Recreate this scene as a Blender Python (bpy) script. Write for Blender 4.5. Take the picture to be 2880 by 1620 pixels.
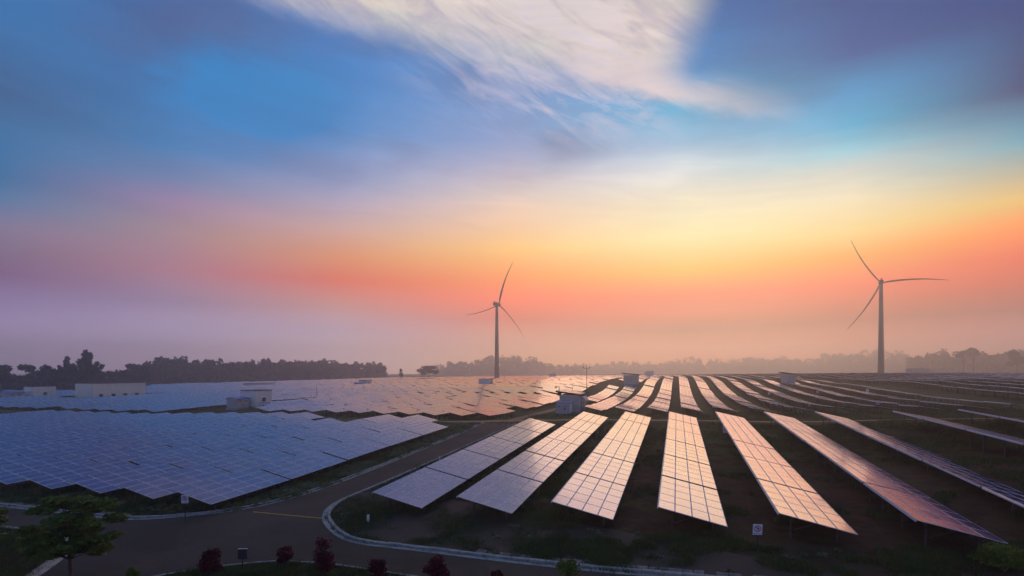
import bpy, math, random
import numpy as np
from mathutils import Matrix, Vector, Euler
rad = math.radians
RNG = np.random.default_rng(7); random.seed(7)
for o in list(bpy.data.objects): bpy.data.objects.remove(o)
scene = bpy.context.scene
COL = scene.collection

# ------------------------------------------------------------------ camera
ZC = 10.7                                   # eye height above the low ground
cam_d = bpy.data.cameras.new('camera'); cam = bpy.data.objects.new('camera', cam_d); COL.objects.link(cam)
cam_d.sensor_width = 36; cam_d.lens = 36*1468/2880; cam_d.shift_y = (1048-810)/2880
cam_d.clip_start = .3; cam_d.clip_end = 12000
cam.location = (0, 0, ZC); cam.rotation_euler = (rad(90), 0, 0)
scene.camera = cam
SUN_AZ, SUN_EL = 22.0, 10.0
HAZE_DENSITY = 0.0009

def lin(c):
    out = []
    for v in c:
        v /= 255.0
        out.append(v/12.92 if v <= .04045 else ((v+.055)/1.055)**2.4)
    return tuple(out)+(1.0,)

# ------------------------------------------------------------------ node helper
class NT:
    def __init__(s, tree): s.t = tree
    def new(s, typ, **kw):
        n = s.t.nodes.new(typ)
        for k, v in kw.items(): setattr(n, k, v)
        return n
    def put(s, sock, v):
        if v is None: return
        if isinstance(v, bpy.types.NodeSocket): s.t.links.new(v, sock)
        else:
            try: sock.default_value = v
            except Exception:
                sock.default_value = tuple(v)[:len(sock.default_value)]
    def m(s, op, a, b=None, c=None, clamp=False):
        n = s.new('ShaderNodeMath', operation=op, use_clamp=clamp)
        for i, v in enumerate((a, b, c)): s.put(n.inputs[i], v)
        return n.outputs[0]
    def rng(s, v, a, b, c=0., d=1., mode='LINEAR'):
        n = s.new('ShaderNodeMapRange', interpolation_type=mode, clamp=True)
        for i, x in enumerate((v, a, b, c, d)): s.put(n.inputs[i], x)
        return n.outputs[0]
    def mix(s, f, a, b, blend='MIX'):
        n = s.new('ShaderNodeMix', data_type='RGBA', blend_type=blend)
        s.put(n.inputs[0], f); s.put(n.inputs[6], a); s.put(n.inputs[7], b)
        return n.outputs[2]
    def noise(s, vec, scale, detail=4, rough=.55, dist=0., typ='FBM'):
        n = s.new('ShaderNodeTexNoise'); n.noise_dimensions = '3D'
        s.put(n.inputs['Vector'], vec)
        n.inputs['Scale'].default_value = scale; n.inputs['Detail'].default_value = detail
        n.inputs['Roughness'].default_value = rough; n.inputs['Distortion'].default_value = dist
        return n.outputs['Fac']
    def ramp(s, fac, stops):
        n = s.new('ShaderNodeValToRGB'); e = n.color_ramp.elements
        e[0].position, e[0].color = stops[0]; e[1].position, e[1].color = stops[-1]
        for p, c in stops[1:-1]:
            k = e.new(p); k.color = c
        s.put(n.inputs[0], fac); return n.outputs[0]
    def comb(s, x, y, z):
        n = s.new('ShaderNodeCombineXYZ')
        for i, v in enumerate((x, y, z)): s.put(n.inputs[i], v)
        return n.outputs[0]

# ------------------------------------------------------------------ world: twilight sky
world = bpy.data.worlds.new('World'); scene.world = world; world.use_nodes = True
wt = world.node_tree; wt.nodes.clear(); w = NT(wt)
tc = w.new('ShaderNodeTexCoord'); sep = w.new('ShaderNodeSeparateXYZ')
wt.links.new(tc.outputs['Generated'], sep.inputs[0])
dx, dy, dz = sep.outputs
AZ_ = w.m('MULTIPLY', w.m('ARCTAN2', dx, dy), 57.29578)
EL_ = w.m('MULTIPLY', w.m('ARCSINE', dz), 57.29578)
elp = w.m('DIVIDE', EL_, 45.0, clamp=True)
# sky colour against height above the horizon, at seven bearings round the glow
COLS = [
 (-44.4, [(0,(1.315,0.892,1.444)),(3,(0.775,0.536,0.963)),(5.5,(0.352,0.233,0.513)),(7.7,(0.219,0.076,0.205)),(9.6,(0.223,0.134,0.211)),(11.2,(0.243,0.183,0.290)),(13.4,(0.068,0.187,0.370)),(15,(0.003,0.149,0.343)),(17.5,(0.003,0.160,0.379)),(21,(0.027,0.112,0.271)),(27,(0.020,0.157,0.414)),(45,(0.018,0.123,0.361))]),
 (-33.2, [(0,(1.180,0.842,1.317)),(3,(0.820,0.667,1.077)),(6.5,(0.378,0.251,0.427)),(9.3,(0.490,0.195,0.249)),(13,(0.397,0.253,0.271)),(15.5,(0.311,0.213,0.376)),(17.3,(0.136,0.210,0.409)),(20,(0.026,0.195,0.460)),(24,(0.016,0.149,0.399)),(30,(0.033,0.109,0.318)),(45,(0.026,0.096,0.296))]),
 (-18.1, [(0,(1.803,1.357,1.309)),(2,(1.352,1.112,1.285)),(4.4,(0.728,0.574,0.758)),(6.9,(0.769,0.327,0.266)),(9.5,(0.940,0.142,0.033)),(12,(0.853,0.305,0.093)),(15,(0.652,0.406,0.367)),(17.5,(0.441,0.393,0.546)),(19.5,(0.272,0.355,0.615)),(24,(0.051,0.257,0.597)),(28,(0.018,0.212,0.571)),(34,(0.040,0.162,0.461)),(45,(0.030,0.120,0.356))]),
 (0.0, [(0,(2.200,1.120,0.381)),(1.5,(1.864,0.853,0.266)),(3.4,(1.258,0.514,0.306)),(5.8,(0.955,0.153,0.068)),(8,(1.394,0.181,0.049)),(10.3,(1.214,0.334,0.043)),(13.3,(1.158,0.644,0.157)),(16,(1.031,0.662,0.397)),(19,(0.719,0.596,0.552)),(21.5,(0.427,0.429,0.590)),(24,(0.227,0.340,0.620)),(27,(0.135,0.288,0.577)),(34,(0.050,0.238,0.574)),(45,(0.033,0.147,0.400))]),
 (18.1, [(0,(2.113,0.695,0.161)),(2,(1.403,0.250,0.049)),(4.4,(0.340,0.044,0.012)),(6.2,(0.844,0.110,0.030)),(8,(0.978,0.127,0.034)),(10.5,(0.877,0.540,0.031)),(14,(0.942,0.870,0.435)),(17.5,(0.826,0.787,0.585)),(20.2,(0.703,0.785,0.803)),(22.7,(0.211,0.455,0.670)),(25.8,(0.009,0.406,0.688)),(29,(0.003,0.230,0.564)),(34,(0.003,0.106,0.347)),(45,(0.016,0.087,0.303))]),
 (33.0, [(0,(2.167,0.704,0.265)),(2.4,(1.193,0.251,0.074)),(4.8,(0.478,0.062,0.017)),(6.4,(0.791,0.103,0.028)),(8.1,(1.187,0.154,0.042)),(10.6,(1.035,0.438,0.036)),(12.8,(1.045,0.770,0.271)),(16,(0.879,0.813,0.565)),(18,(0.636,0.695,0.627)),(19.7,(0.220,0.588,0.721)),(21.7,(0.003,0.406,0.672)),(24,(0.003,0.317,0.643)),(27,(0.003,0.084,0.289)),(31,(0.015,0.061,0.251)),(45,(0.014,0.059,0.244))]),
 (44.4, [(0,(2.200,1.129,0.545)),(2.4,(1.214,0.470,0.452)),(4.9,(0.500,0.130,0.079)),(6.9,(0.836,0.109,0.029)),(9.1,(1.127,0.147,0.039)),(11.2,(1.336,0.352,0.047)),(13.3,(0.972,0.628,0.161)),(15.4,(0.507,0.502,0.361)),(17.5,(0.119,0.417,0.533)),(19.3,(0.043,0.244,0.398)),(21.2,(0.003,0.043,0.175)),(24,(0.003,0.057,0.197)),(27,(0.003,0.045,0.205)),(45,(0.013,0.045,0.219))]),
]
def col_ramp(stops): return w.ramp(elp, [(e/45., tuple(c)+(1.,)) for e, c in stops])
skyc = col_ramp(COLS[0][1]); first = skyc
for i in range(1, 7):
    f = w.rng(AZ_, COLS[i-1][0], COLS[i][0])
    skyc = w.mix(f, skyc, col_ramp(COLS[i][1]))
skyc = w.mix(w.rng(AZ_, 44.4, 120.), skyc, first)
skyc = w.mix(w.rng(EL_, 40, 90), skyc, lin((54, 86, 140)))
# cloud texture coordinates: bearing and height in tens of degrees
pv = w.comb(w.m('DIVIDE', AZ_, 10.), w.m('DIVIDE', EL_, 4.5), 0.)
n_big = w.noise(pv, .55, 3, .5)
n_mid = w.noise(pv, 1.3, 5, .6, .6)
# soft mauve stratus over the upper sky
f = w.m('MULTIPLY', w.rng(n_big, .45, .68, 0, .5, 'SMOOTHSTEP'), w.rng(EL_, 15, 24))
f = w.m('MULTIPLY', f, w.rng(AZ_, 8, 22, 1, .55))
skyc = w.mix(f, skyc, w.mix(w.rng(AZ_, -5, 20), lin((74, 92, 138)), lin((36, 90, 124))))
n_cir0 = w.noise(pv, 3.1, 4, .6, .3)
# clear window of deep blue
ex = w.m('DIVIDE', w.m('ADD', AZ_, 25.6), 6.6); ey = w.m('DIVIDE', w.m('ADD', EL_, -25.0), 2.9)
ey = w.m('SUBTRACT', ey, w.m('MULTIPLY', ex, .18))
er = w.m('ADD', w.m('SQRT', w.m('ADD', w.m('POWER', w.m('ABSOLUTE', ex), 2.6), w.m('MULTIPLY', ey, ey))), w.m('ADD', w.m('MULTIPLY', w.m('SUBTRACT', n_mid, .5), 1.3), w.m('MULTIPLY', w.m('SUBTRACT', n_cir0, .5), .8)))
skyc = w.mix(w.m('MULTIPLY', w.rng(er, 2.1, .85, 0, .7, 'SMOOTHSTEP'), 1.), skyc, lin((20, 126, 194)))
skyc = w.mix(w.rng(er, 1.22, .80, 0, .95, 'SMOOTHSTEP'), skyc, lin((0, 126, 194)))
# bright cream cloud overhead: lower edge against bearing
fc = w.new('ShaderNodeFloatCurve'); cv = fc.mapping.curves[0]
pts = [(-180, 60), (-60, 50), (-36, 38), (-27, 33.4), (-19, 32.3), (-12, 32.1), (-4, 31.0), (5, 28.8), (12, 27.2), (17, 26.2), (24, 25.0), (30, 24.2), (40, 34), (70, 50), (180, 60)]
cv.points[0].location = ((pts[0][0]+180)/360, pts[0][1]/60); cv.points[1].location = ((pts[-1][0]+180)/360, pts[-1][1]/60)
for a, e in pts[1:-1]: cv.points.new((a+180)/360, e/60)
for p in cv.points: p.handle_type = 'VECTOR'
fc.mapping.update()
w.put(fc.inputs['Value'], w.m('DIVIDE', w.m('ADD', AZ_, 180.), 360.)); fc.inputs['Factor'].default_value = 1
edge = w.m('MULTIPLY', fc.outputs[0], 60.)
sh = w.comb(w.m('ADD', w.m('DIVIDE', AZ_, 9.), w.m('MULTIPLY', EL_, .16)), w.m('ADD', w.m('DIVIDE', EL_, 2.2), w.m('MULTIPLY', AZ_, .16)), 3.1)
n_str = w.noise(sh, .62, 6, .52, .5)
sh2 = w.comb(w.m('ADD', w.m('MULTIPLY', AZ_, .18), w.m('MULTIPLY', EL_, -.09)), w.m('ADD', w.m('MULTIPLY', EL_, .80), w.m('MULTIPLY', AZ_, .36)), 5.7)
n_cir = w.noise(sh2, .75, 9, .62, .7)
above = w.m('SUBTRACT', w.m('ADD', EL_, w.m('ADD', w.m('MULTIPLY', w.m('SUBTRACT', n_str, .5), 3.4), w.m('MULTIPLY', w.m('SUBTRACT', n_cir0, .5), 1.6))), edge)
cut = w.m('MULTIPLY', w.rng(w.m('ADD', AZ_, w.m('MULTIPLY', w.m('SUBTRACT', EL_, 31.), -.55)), 21.5, 14.0, 0, 1, 'SMOOTHSTEP'), w.rng(EL_, 40, 62, 1, 0))
cream = w.m('MULTIPLY', w.rng(above, -1.6, 3.2, 0, .94, 'SMOOTHSTEP'), cut)
cc = w.mix(w.rng(n_cir, .36, .62), lin((214, 196, 192)), lin((238, 222, 200)))
cc = w.mix(w.m('MULTIPLY', w.rng(n_big, .5, .62), .5), cc, lin((214, 222, 204)))
skyc = w.mix(w.m('MULTIPLY', cream, w.rng(n_cir, .30, .55, .80, .98)), skyc, cc)
# thin cirrus streaks hanging below it, and the arm that trails to the right
band = w.m('MULTIPLY', w.rng(above, -8.0, -.5, 0, 1, 'SMOOTHSTEP'), w.m('MULTIPLY', w.rng(AZ_, -15, 2, 0, 1), w.rng(AZ_, 19, 13, 0, 1)))
ci = w.m('MULTIPLY', band, w.rng(n_cir, .44, .68, .04, .8))
skyc = w.mix(ci, skyc, lin((206, 196, 216)))
la = w.m('ADD', w.m('ADD', EL_, -31.7), w.m('MULTIPLY', AZ_, .30))
la = w.m('ADD', la, w.m('MULTIPLY', w.m('SUBTRACT', n_cir, .5), 2.2))
arm = w.m('MULTIPLY', w.m('MULTIPLY', w.rng(la, -.9, .5, 0, 1, 'SMOOTHSTEP'), w.rng(la, 3.2, .4, 0, 1, 'SMOOTHSTEP')), w.m('MULTIPLY', w.rng(AZ_, 4, 12, 0, 1), w.rng(AZ_, 30, 17, 0, .8)))
skyc = w.mix(arm, skyc, lin((228, 208, 206)))
wv = w.noise(w.comb(w.m('DIVIDE', AZ_, 13.), w.m('ADD', w.m('DIVIDE', EL_, 1.7), w.m('MULTIPLY', AZ_, .05)), 8.3), .8, 8, .62, .5)
wm = w.m('MULTIPLY', w.rng(EL_, 9, 20), w.m('MULTIPLY', w.m('SUBTRACT', wv, .5), .55))
wg = w.m('ADD', 1., wm)
skyc = w.mix(1., skyc, w.comb(wg, w.m('ADD', 1., w.m('MULTIPLY', wm, .85)), w.m('ADD', 1., w.m('MULTIPLY', wm, .6))), 'MULTIPLY')
nish = w.new('ShaderNodeTexSky', sky_type='NISHITA'); nish.sun_disc = False
nish.sun_elevation = rad(SUN_EL); nish.sun_rotation = rad(SUN_AZ); nish.air_density = 1.2; nish.dust_density = 3.0
skyc = w.mix(.002, skyc, nish.outputs[0], 'ADD')
hs = w.new('ShaderNodeHueSaturation'); hs.inputs['Saturation'].default_value = 1.0; w.put(hs.inputs['Color'], skyc)
bg = w.new('ShaderNodeBackground'); w.put(bg.inputs[0], hs.outputs[0]); bg.inputs[1].default_value = 1.08
out = w.new('ShaderNodeOutputWorld'); wt.links.new(bg.outputs[0], out.inputs[0])

# ------------------------------------------------------------------ sun (low, veiled by the haze)
sl = bpy.data.lights.new('sun', 'SUN'); sl.energy = 0.54; sl.angle = rad(32); sl.color = (1., .62, .40)
so = bpy.data.objects.new('sun', sl); COL.objects.link(so)
sd = Vector((math.sin(rad(SUN_AZ))*math.cos(rad(SUN_EL)), math.cos(rad(SUN_AZ))*math.cos(rad(SUN_EL)), math.sin(rad(SUN_EL))))
so.rotation_euler = (-sd).to_track_quat('-Z', 'Y').to_euler(); so.location = (0, 0, 60)

vs = scene.view_settings
vs.view_transform = 'Standard'; vs.look = 'None'; vs.exposure = 0; vs.gamma = 1; vs.use_curve_mapping = False
scene.render.engine = 'CYCLES'
cy = scene.cycles
cy.max_bounces = 6; cy.diffuse_bounces = 2; cy.glossy_bounces = 3; cy.volume_bounces = 4; cy.transparent_max_bounces = 6
cy.use_denoising = True; cy.caustics_reflective = False; cy.caustics_refractive = False
cy.sample_clamp_indirect = 4

# ------------------------------------------------------------------ terrain (s along the panel rows, t across them)
AZ = 0.305754; sa, ca = math.sin(AZ), math.cos(AZ)
def ST(s, t): return s*sa+t*ca, s*ca-t*sa
def TS(X, Y): return X*sa+Y*ca, X*ca-Y*sa
def gR(s, t): return -8.23+.0231*(t+1.2)+.0429*(s-33.1)-1.7
def gL(s): return -9-1.7+.0361*(s-30.4)
CP = [(s, t, gR(s, t)) for s in (33, 58, 82) for t in (-21, -8, 5, 18.7)]
CP += [(50,25.3,-7.08),(75,25.3,-6.34),(63,32,-6.35),(75,32,-6.0),(33,32,-7.9),(75,45,-5.8)]
CP += [(s, t, gL(s)) for s in (30, 52, 73) for t in (-37, -48, -65)]
CP += [(73,-93,-9.9),(82,-104,-10.1),(15,-20,-10.8),(15,10,-10.6),(15,-60,-10.9),(20,35,-9.2),(94,0,-7.9),(94,-18,-8.3),(94,30,-7.2),
(110,-19,-9.0),(110,7.6,-8.65),(110,34.4,-7.6),(110,47.6,-7.2),(140,27.6,-8.4),(167,27.6,-7.95),(200,27.6,-6.75),(223,27.6,-5.6),(260,27.6,-4.0),
(226,54,-5.1),(273,54,-4.3),(150,-19,-9.2),(177,-25,-8.9),(225,-17,-5.6),(95,-36,-9.1),(81,-30.6,-8.6),(86,-111,-10),(88,-157,-9.9),(109,-104,-9.3),
(262,-172,-8),(250,-90,-7),(140,71,-5.9),(201,71,-4.3),(327,106,-1.8),(342,154,-1.8),(234,43,-4.4),(300,20,-3.2),(400,20,-3),(400,-150,-6.5),(400,-300,-8.5),
(200,-250,-9.4),(600,0,-4),(600,-300,-7),(600,200,-2.2),(900,-200,-5),(900,200,-2.5),(900,-500,-7),(300,-480,-9.5),(150,-350,-10),(119,-207,-9.4),(140,-200,-9.2)]
CP = np.array(CP); _P = CP[:, :2]/100; _n = len(_P)
def _phi(r): return r*r*np.log(r+1e-9)
_A = np.zeros((_n+3, _n+3)); _A[:_n, :_n] = _phi(np.linalg.norm(_P[:, None]-_P[None], axis=2))+np.eye(_n)*2e-4
_A[:_n, _n] = 1; _A[:_n, _n+1:] = _P; _A[_n, :_n] = 1; _A[_n+1:, :_n] = _P.T
_W = np.linalg.solve(_A, np.r_[CP[:, 2], 0, 0, 0])
def zst(s, t):
    s = np.clip(np.asarray(s, float), 0, 900); t = np.clip(np.asarray(t, float), -500, 300)
    Q = np.stack([s, t], -1)/100
    r = np.linalg.norm(Q[..., None, :]-_P, axis=-1)
    return (_phi(r)*_W[:_n]).sum(-1)+_W[_n]+Q@_W[_n+1:]+ZC
def zxy(X, Y): return zst(*TS(np.asarray(X, float), np.asarray(Y, float)))
def G(X, Y): return float(zxy(X, Y))
def GS(s, t): return float(zst(s, t))

# ------------------------------------------------------------------ mesh helpers
def link(o, parent=None):
    COL.objects.link(o)
    if parent is not None: o.parent = parent
    return o
def tag(o, label=None, cat=None, group=None, kind=None):
    if label: o['label'] = label
    if cat: o['category'] = cat
    if group: o['group'] = group
    if kind: o['kind'] = kind
    return o
def empty(name, loc=(0, 0, 0), rz=0.):
    o = bpy.data.objects.new(name, None); o.empty_display_size = .3
    o.location = loc; o.rotation_euler = (0, 0, rz); return link(o)
def mesh(name, v, f, mats, idx=None, smooth=False):
    me = bpy.data.meshes.new(name); me.from_pydata([tuple(map(float, p)) for p in v], [], [tuple(q) for q in f])
    for m_ in (mats if isinstance(mats, (list, tuple)) else [mats]): me.materials.append(m_)
    if idx is not None: me.polygons.foreach_set('material_index', np.asarray(idx, np.int32))
    if smooth: me.polygons.foreach_set('use_smooth', np.ones(len(me.polygons), bool))
    me.update(); return me
def fast_mesh(name, V, Fq, mats, idx=None, smooth=False):
    """numpy arrays of verts (n,3) and quads/tris (m,k)"""
    me = bpy.data.meshes.new(name); V = np.asarray(V, np.float32); Fq = np.asarray(Fq, np.int32)
    k = Fq.shape[1]
    me.vertices.add(len(V)); me.vertices.foreach_set('co', V.ravel())
    me.loops.add(Fq.size); me.loops.foreach_set('vertex_index', Fq.ravel())
    me.polygons.add(len(Fq)); me.polygons.foreach_set('loop_start', np.arange(0, Fq.size, k, dtype=np.int32))
    for m_ in (mats if isinstance(mats, (list, tuple)) else [mats]): me.materials.append(m_)
    if idx is not None: me.polygons.foreach_set('material_index', np.asarray(idx, np.int32))
    if smooth: me.polygons.foreach_set('use_smooth', np.ones(len(Fq), bool))
    me.update(calc_edges=True); return me
def obj(name, me, parent=None, loc=None):
    o = bpy.data.objects.new(name, me)
    if loc is not None: o.location = loc
    return link(o, parent)
BOXF = [(0,3,2,1),(4,5,6,7),(0,1,5,4),(1,2,6,5),(2,3,7,6),(3,0,4,7)]
class MB:
    def __init__(s): s.v = []; s.f = []; s.i = []
    def add(s, v, f, mi=0):
        b = len(s.v); s.v += [tuple(p) for p in v]; s.f += [tuple(b+k for k in q) for q in f]; s.i += [mi]*len(f)
    def box(s, x0, x1, y0, y1, z0, z1, mi=0, M=None):
        v = [Vector(p) for p in ((x0,y0,z0),(x1,y0,z0),(x1,y1,z0),(x0,y1,z0),(x0,y0,z1),(x1,y0,z1),(x1,y1,z1),(x0,y1,z1))]
        if M is not None: v = [M@p for p in v]
        s.add(v, BOXF, mi)
    def bar(s, p, q, wd, ht=None, mi=0):
        p, q = Vector(p), Vector(q); d = (q-p).normalized(); ht = ht or wd
        up = Vector((0, 0, 1)) if abs(d.z) < .95 else Vector((1, 0, 0))
        r = d.cross(up).normalized()*wd/2; u = r.cross(d).normalized()*ht/2
        s.add([p-r-u, p+r-u, p+r+u, p-r+u, q-r-u, q+r-u, q+r+u, q-r+u], [(0,1,2,3),(4,7,6,5),(0,4,5,1),(1,5,6,2),(2,6,7,3),(3,7,4,0)], mi)
    def tube(s, pts, radii, n=8, mi=0, cap=True):
        pts = [Vector(p) for p in pts]; rings = []
        for k, p in enumerate(pts):
            d = (pts[min(k+1, len(pts)-1)]-pts[max(k-1, 0)]).normalized()
            up = Vector((0, 0, 1)) if abs(d.z) < .9 else Vector((0, 1, 0))
            a = d.cross(up).normalized(); b = d.cross(a).normalized()
            rings.append([p+(a*math.cos(2*math.pi*j/n)+b*math.sin(2*math.pi*j/n))*radii[k] for j in range(n)])
        v = [p for r_ in rings for p in r_]; f = []
        for k in range(len(pts)-1):
            for j in range(n): f.append((k*n+j, k*n+(j+1) % n, (k+1)*n+(j+1) % n, (k+1)*n+j))
        if cap: f += [tuple(range(n))[::-1], tuple((len(pts)-1)*n+j for j in range(n))]
        s.add(v, f, mi)
    def me(s, name, mats, smooth=False): return mesh(name, s.v, s.f, mats, s.i, smooth)
    def build(s, name, mats, parent=None, loc=None, smooth=False): return obj(name, s.me(name, mats, smooth), parent, loc)

# ------------------------------------------------------------------ materials
def mat(name, base, rough=.8, metal=0., ior=None, var=0., scale=4., bump=0., bscale=30., spec=None, col2=None, coords='Object', detail=5):
    m_ = bpy.data.materials.new(name); m_.use_nodes = True; t = m_.node_tree; n = NT(t)
    b = t.nodes['Principled BSDF']; b.inputs['Base Color'].default_value = tuple(base)+(1,)
    b.inputs['Roughness'].default_value = rough; b.inputs['Metallic'].default_value = metal
    if ior: b.inputs['IOR'].default_value = ior
    if spec is not None: b.inputs['Specular IOR Level'].default_value = spec
    if var or bump or col2:
        g = n.new('ShaderNodeNewGeometry'); tcn = n.new('ShaderNodeTexCoord')
        vec = g.outputs['Position'] if coords == 'World' else tcn.outputs['Object']
        if var or col2:
            nz = n.noise(vec, scale, detail, .6)
            f_ = n.rng(nz, .38, .62)
            c2 = tuple(col2) if col2 else tuple(min(1, v*(1+var)) for v in base)
            c1 = tuple(base) if col2 else tuple(v*(1-var) for v in base)
            n.put(b.inputs['Base Color'], n.mix(f_, c1+(1,), c2+(1,)))
        if bump:
            bn = n.new('ShaderNodeBump'); bn.inputs['Strength'].default_value = bump; bn.inputs['Distance'].default_value = .05
            n.put(bn.inputs['Height'], n.noise(vec, bscale, 6, .65)); t.links.new(bn.outputs[0], b.inputs['Normal'])
    return m_
def leaf_mat(name, c1, c2, scale=3., rough=.55, trans=.25):
    m_ = bpy.data.materials.new(name); m_.use_nodes = True; t = m_.node_tree; n = NT(t); b = t.nodes['Principled BSDF']
    g = n.new('ShaderNodeNewGeometry')
    nz = n.noise(g.outputs['Position'], scale, 3, .6)
    f_ = n.m('ADD', n.m('MULTIPLY', n.rng(nz, .35, .65), .6), n.m('MULTIPLY', g.outputs['Random Per Island'], .4))
    c = n.mix(f_, tuple(c1)+(1,), tuple(c2)+(1,))
    n.put(b.inputs['Base Color'], c); b.inputs['Roughness'].default_value = rough; b.inputs['Specular IOR Level'].default_value = .25
    tr = n.new('ShaderNodeBsdfTranslucent'); n.put(tr.inputs[0], c)
    mx = n.new('ShaderNodeMixShader'); mx.inputs[0].default_value = trans
    t.links.new(b.outputs[0], mx.inputs[1]); t.links.new(tr.outputs[0], mx.inputs[2])
    t.links.new(mx.outputs[0], t.nodes['Material Output'].inputs[0]); return m_

def glass_mat():
    m_ = bpy.data.materials.new('solar_glass'); m_.use_nodes = True; t = m_.node_tree; n = NT(t); b = t.nodes['Principled BSDF']
    oi = n.new('ShaderNodeObjectInfo'); g = n.new('ShaderNodeNewGeometry')
    r1 = oi.outputs['Random']
    nz = n.noise(g.outputs['Position'], .35, 3, .6)
    dust = n.rng(nz, .35, .7)
    c = n.mix(r1, (.012, .012, .130, 1), (.024, .020, .190, 1))
    c = n.mix(n.m('MULTIPLY', dust, .04), c, (.16, .14, .13, 1))
    n.put(b.inputs['Base Color'], c)
    n.put(b.inputs['Roughness'], n.m('ADD', .13, n.m('MULTIPLY', dust, .05)))
    b.inputs['IOR'].default_value = 2.5; b.inputs['Specular Tint'].default_value = (1., .80, .87, 1)
    b.inputs['Coat Weight'].default_value = .2; b.inputs['Coat IOR'].default_value = 1.6; b.inputs['Coat Roughness'].default_value = .06
    return m_
M = {}
M['glass'] = glass_mat()
M['alu'] = mat('aluminium_frame', (.66, .65, .69), .5, .15)
M['back'] = mat('module_backsheet', (.16, .16, .17), .7)
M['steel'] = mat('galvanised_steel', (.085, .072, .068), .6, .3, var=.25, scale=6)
M['concrete'] = mat('concrete', (.36, .34, .32), .9, var=.22, scale=3, bump=.3, bscale=40)
M['kerb'] = mat('kerb_concrete', (.36, .33, .29), .85, var=.25, scale=2.2, bump=.3, bscale=30, coords='World')
M['gutter'] = mat('gutter_concrete', (.40, .34, .28), .9, var=.3, scale=1.6, bump=.2, bscale=30, coords='World')
M['slab'] = mat('paving_slab', (.20, .17, .15), .9, var=.35, scale=2.5, bump=.3, bscale=25, coords='World')
def asphalt_mat():
    m_ = bpy.data.materials.new('asphalt'); m_.use_nodes = True; t = m_.node_tree; n = NT(t); b = t.nodes['Principled BSDF']
    P = n.new('ShaderNodeNewGeometry').outputs['Position']
    big = n.noise(P, .16, 5, .6, .6); fine = n.noise(P, 22., 3, .7); mid = n.noise(P, 1.1, 6, .65, .3)
    c = n.mix(n.rng(big, .36, .64), (.046, .029, .021, 1), (.090, .056, .040, 1))
    c = n.mix(n.m('MULTIPLY', n.rng(mid, .55, .72), .45), c, (.030, .021, .017, 1))
    c = n.mix(n.m('MULTIPLY', n.rng(fine, .45, .75), .35), c, (.16, .125, .10, 1))
    n.put(b.inputs['Base Color'], c); b.inputs['Roughness'].default_value = .88; b.inputs['Specular IOR Level'].default_value = .25
    bn = n.new('ShaderNodeBump'); bn.inputs['Strength'].default_value = .4; bn.inputs['Distance'].default_value = .03
    n.put(bn.inputs['Height'], n.noise(P, 40., 4, .7)); t.links.new(bn.outputs[0], b.inputs['Normal']); return m_
M['asphalt'] = asphalt_mat()
M['track'] = mat('dirt_track', (.52, .24, .10), .95, col2=(.34, .17, .08), scale=.5, bump=.4, bscale=14, coords='World')
M['white_wall'] = mat('white_wall', (.90, .87, .74), .7, var=.04, scale=.8)
M['grey_wall'] = mat('grey_wall', (.60, .55, .44), .7, var=.08, scale=.8)
M['cabinet'] = mat('cabinet_paint', (.46, .45, .43), .45, var=.06, scale=1.)
M['blue_roof'] = mat('blue_sheet_roof', (.02, .13, .50), .4, var=.12, scale=2.)
M['dark_roof'] = mat('dark_roof', (.05, .05, .06), .7)
M['dark'] = mat('dark_metal', (.03, .03, .035), .6)
M['white'] = mat('white_plastic', (.78, .78, .78), .5)
M['sign_white'] = mat('sign_white', (.80, .80, .84), .4)
M['sign_red'] = mat('sign_red', (.45, .015, .03), .5)
M['sign_black'] = mat('sign_black', (.012, .012, .014), .5)
M['sign_blue'] = mat('sign_text_blue', (.05, .06, .22), .5)
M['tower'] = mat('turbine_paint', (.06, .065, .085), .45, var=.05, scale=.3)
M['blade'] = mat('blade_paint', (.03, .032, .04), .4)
M['paint_y'] = mat('yellow_road_paint', (.62, .36, .05), .8, var=.3, scale=8, coords='World')
M['bark'] = mat('bark', (.12, .085, .06), .9, var=.3, scale=9, bump=.5, bscale=25)
M['grass'] = leaf_mat('grass_blades', (.046, .070, .015), (.120, .140, .040), .5)
M['weed'] = leaf_mat('verge_weeds', (.085, .105, .035), (.230, .235, .110), .7)
M['leaf_near'] = leaf_mat('tree_leaves', (.050, .105, .016), (.180, .225, .034), 1.6)
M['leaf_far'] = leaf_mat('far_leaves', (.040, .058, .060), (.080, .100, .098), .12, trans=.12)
M['leaf_red'] = leaf_mat('dark_red_leaves', (.024, .003, .006), (.210, .012, .036), 2.5)
M['leaf_lime'] = leaf_mat('lime_leaves', (.060, .120, .012), (.180, .240, .030), 2.)

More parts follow.
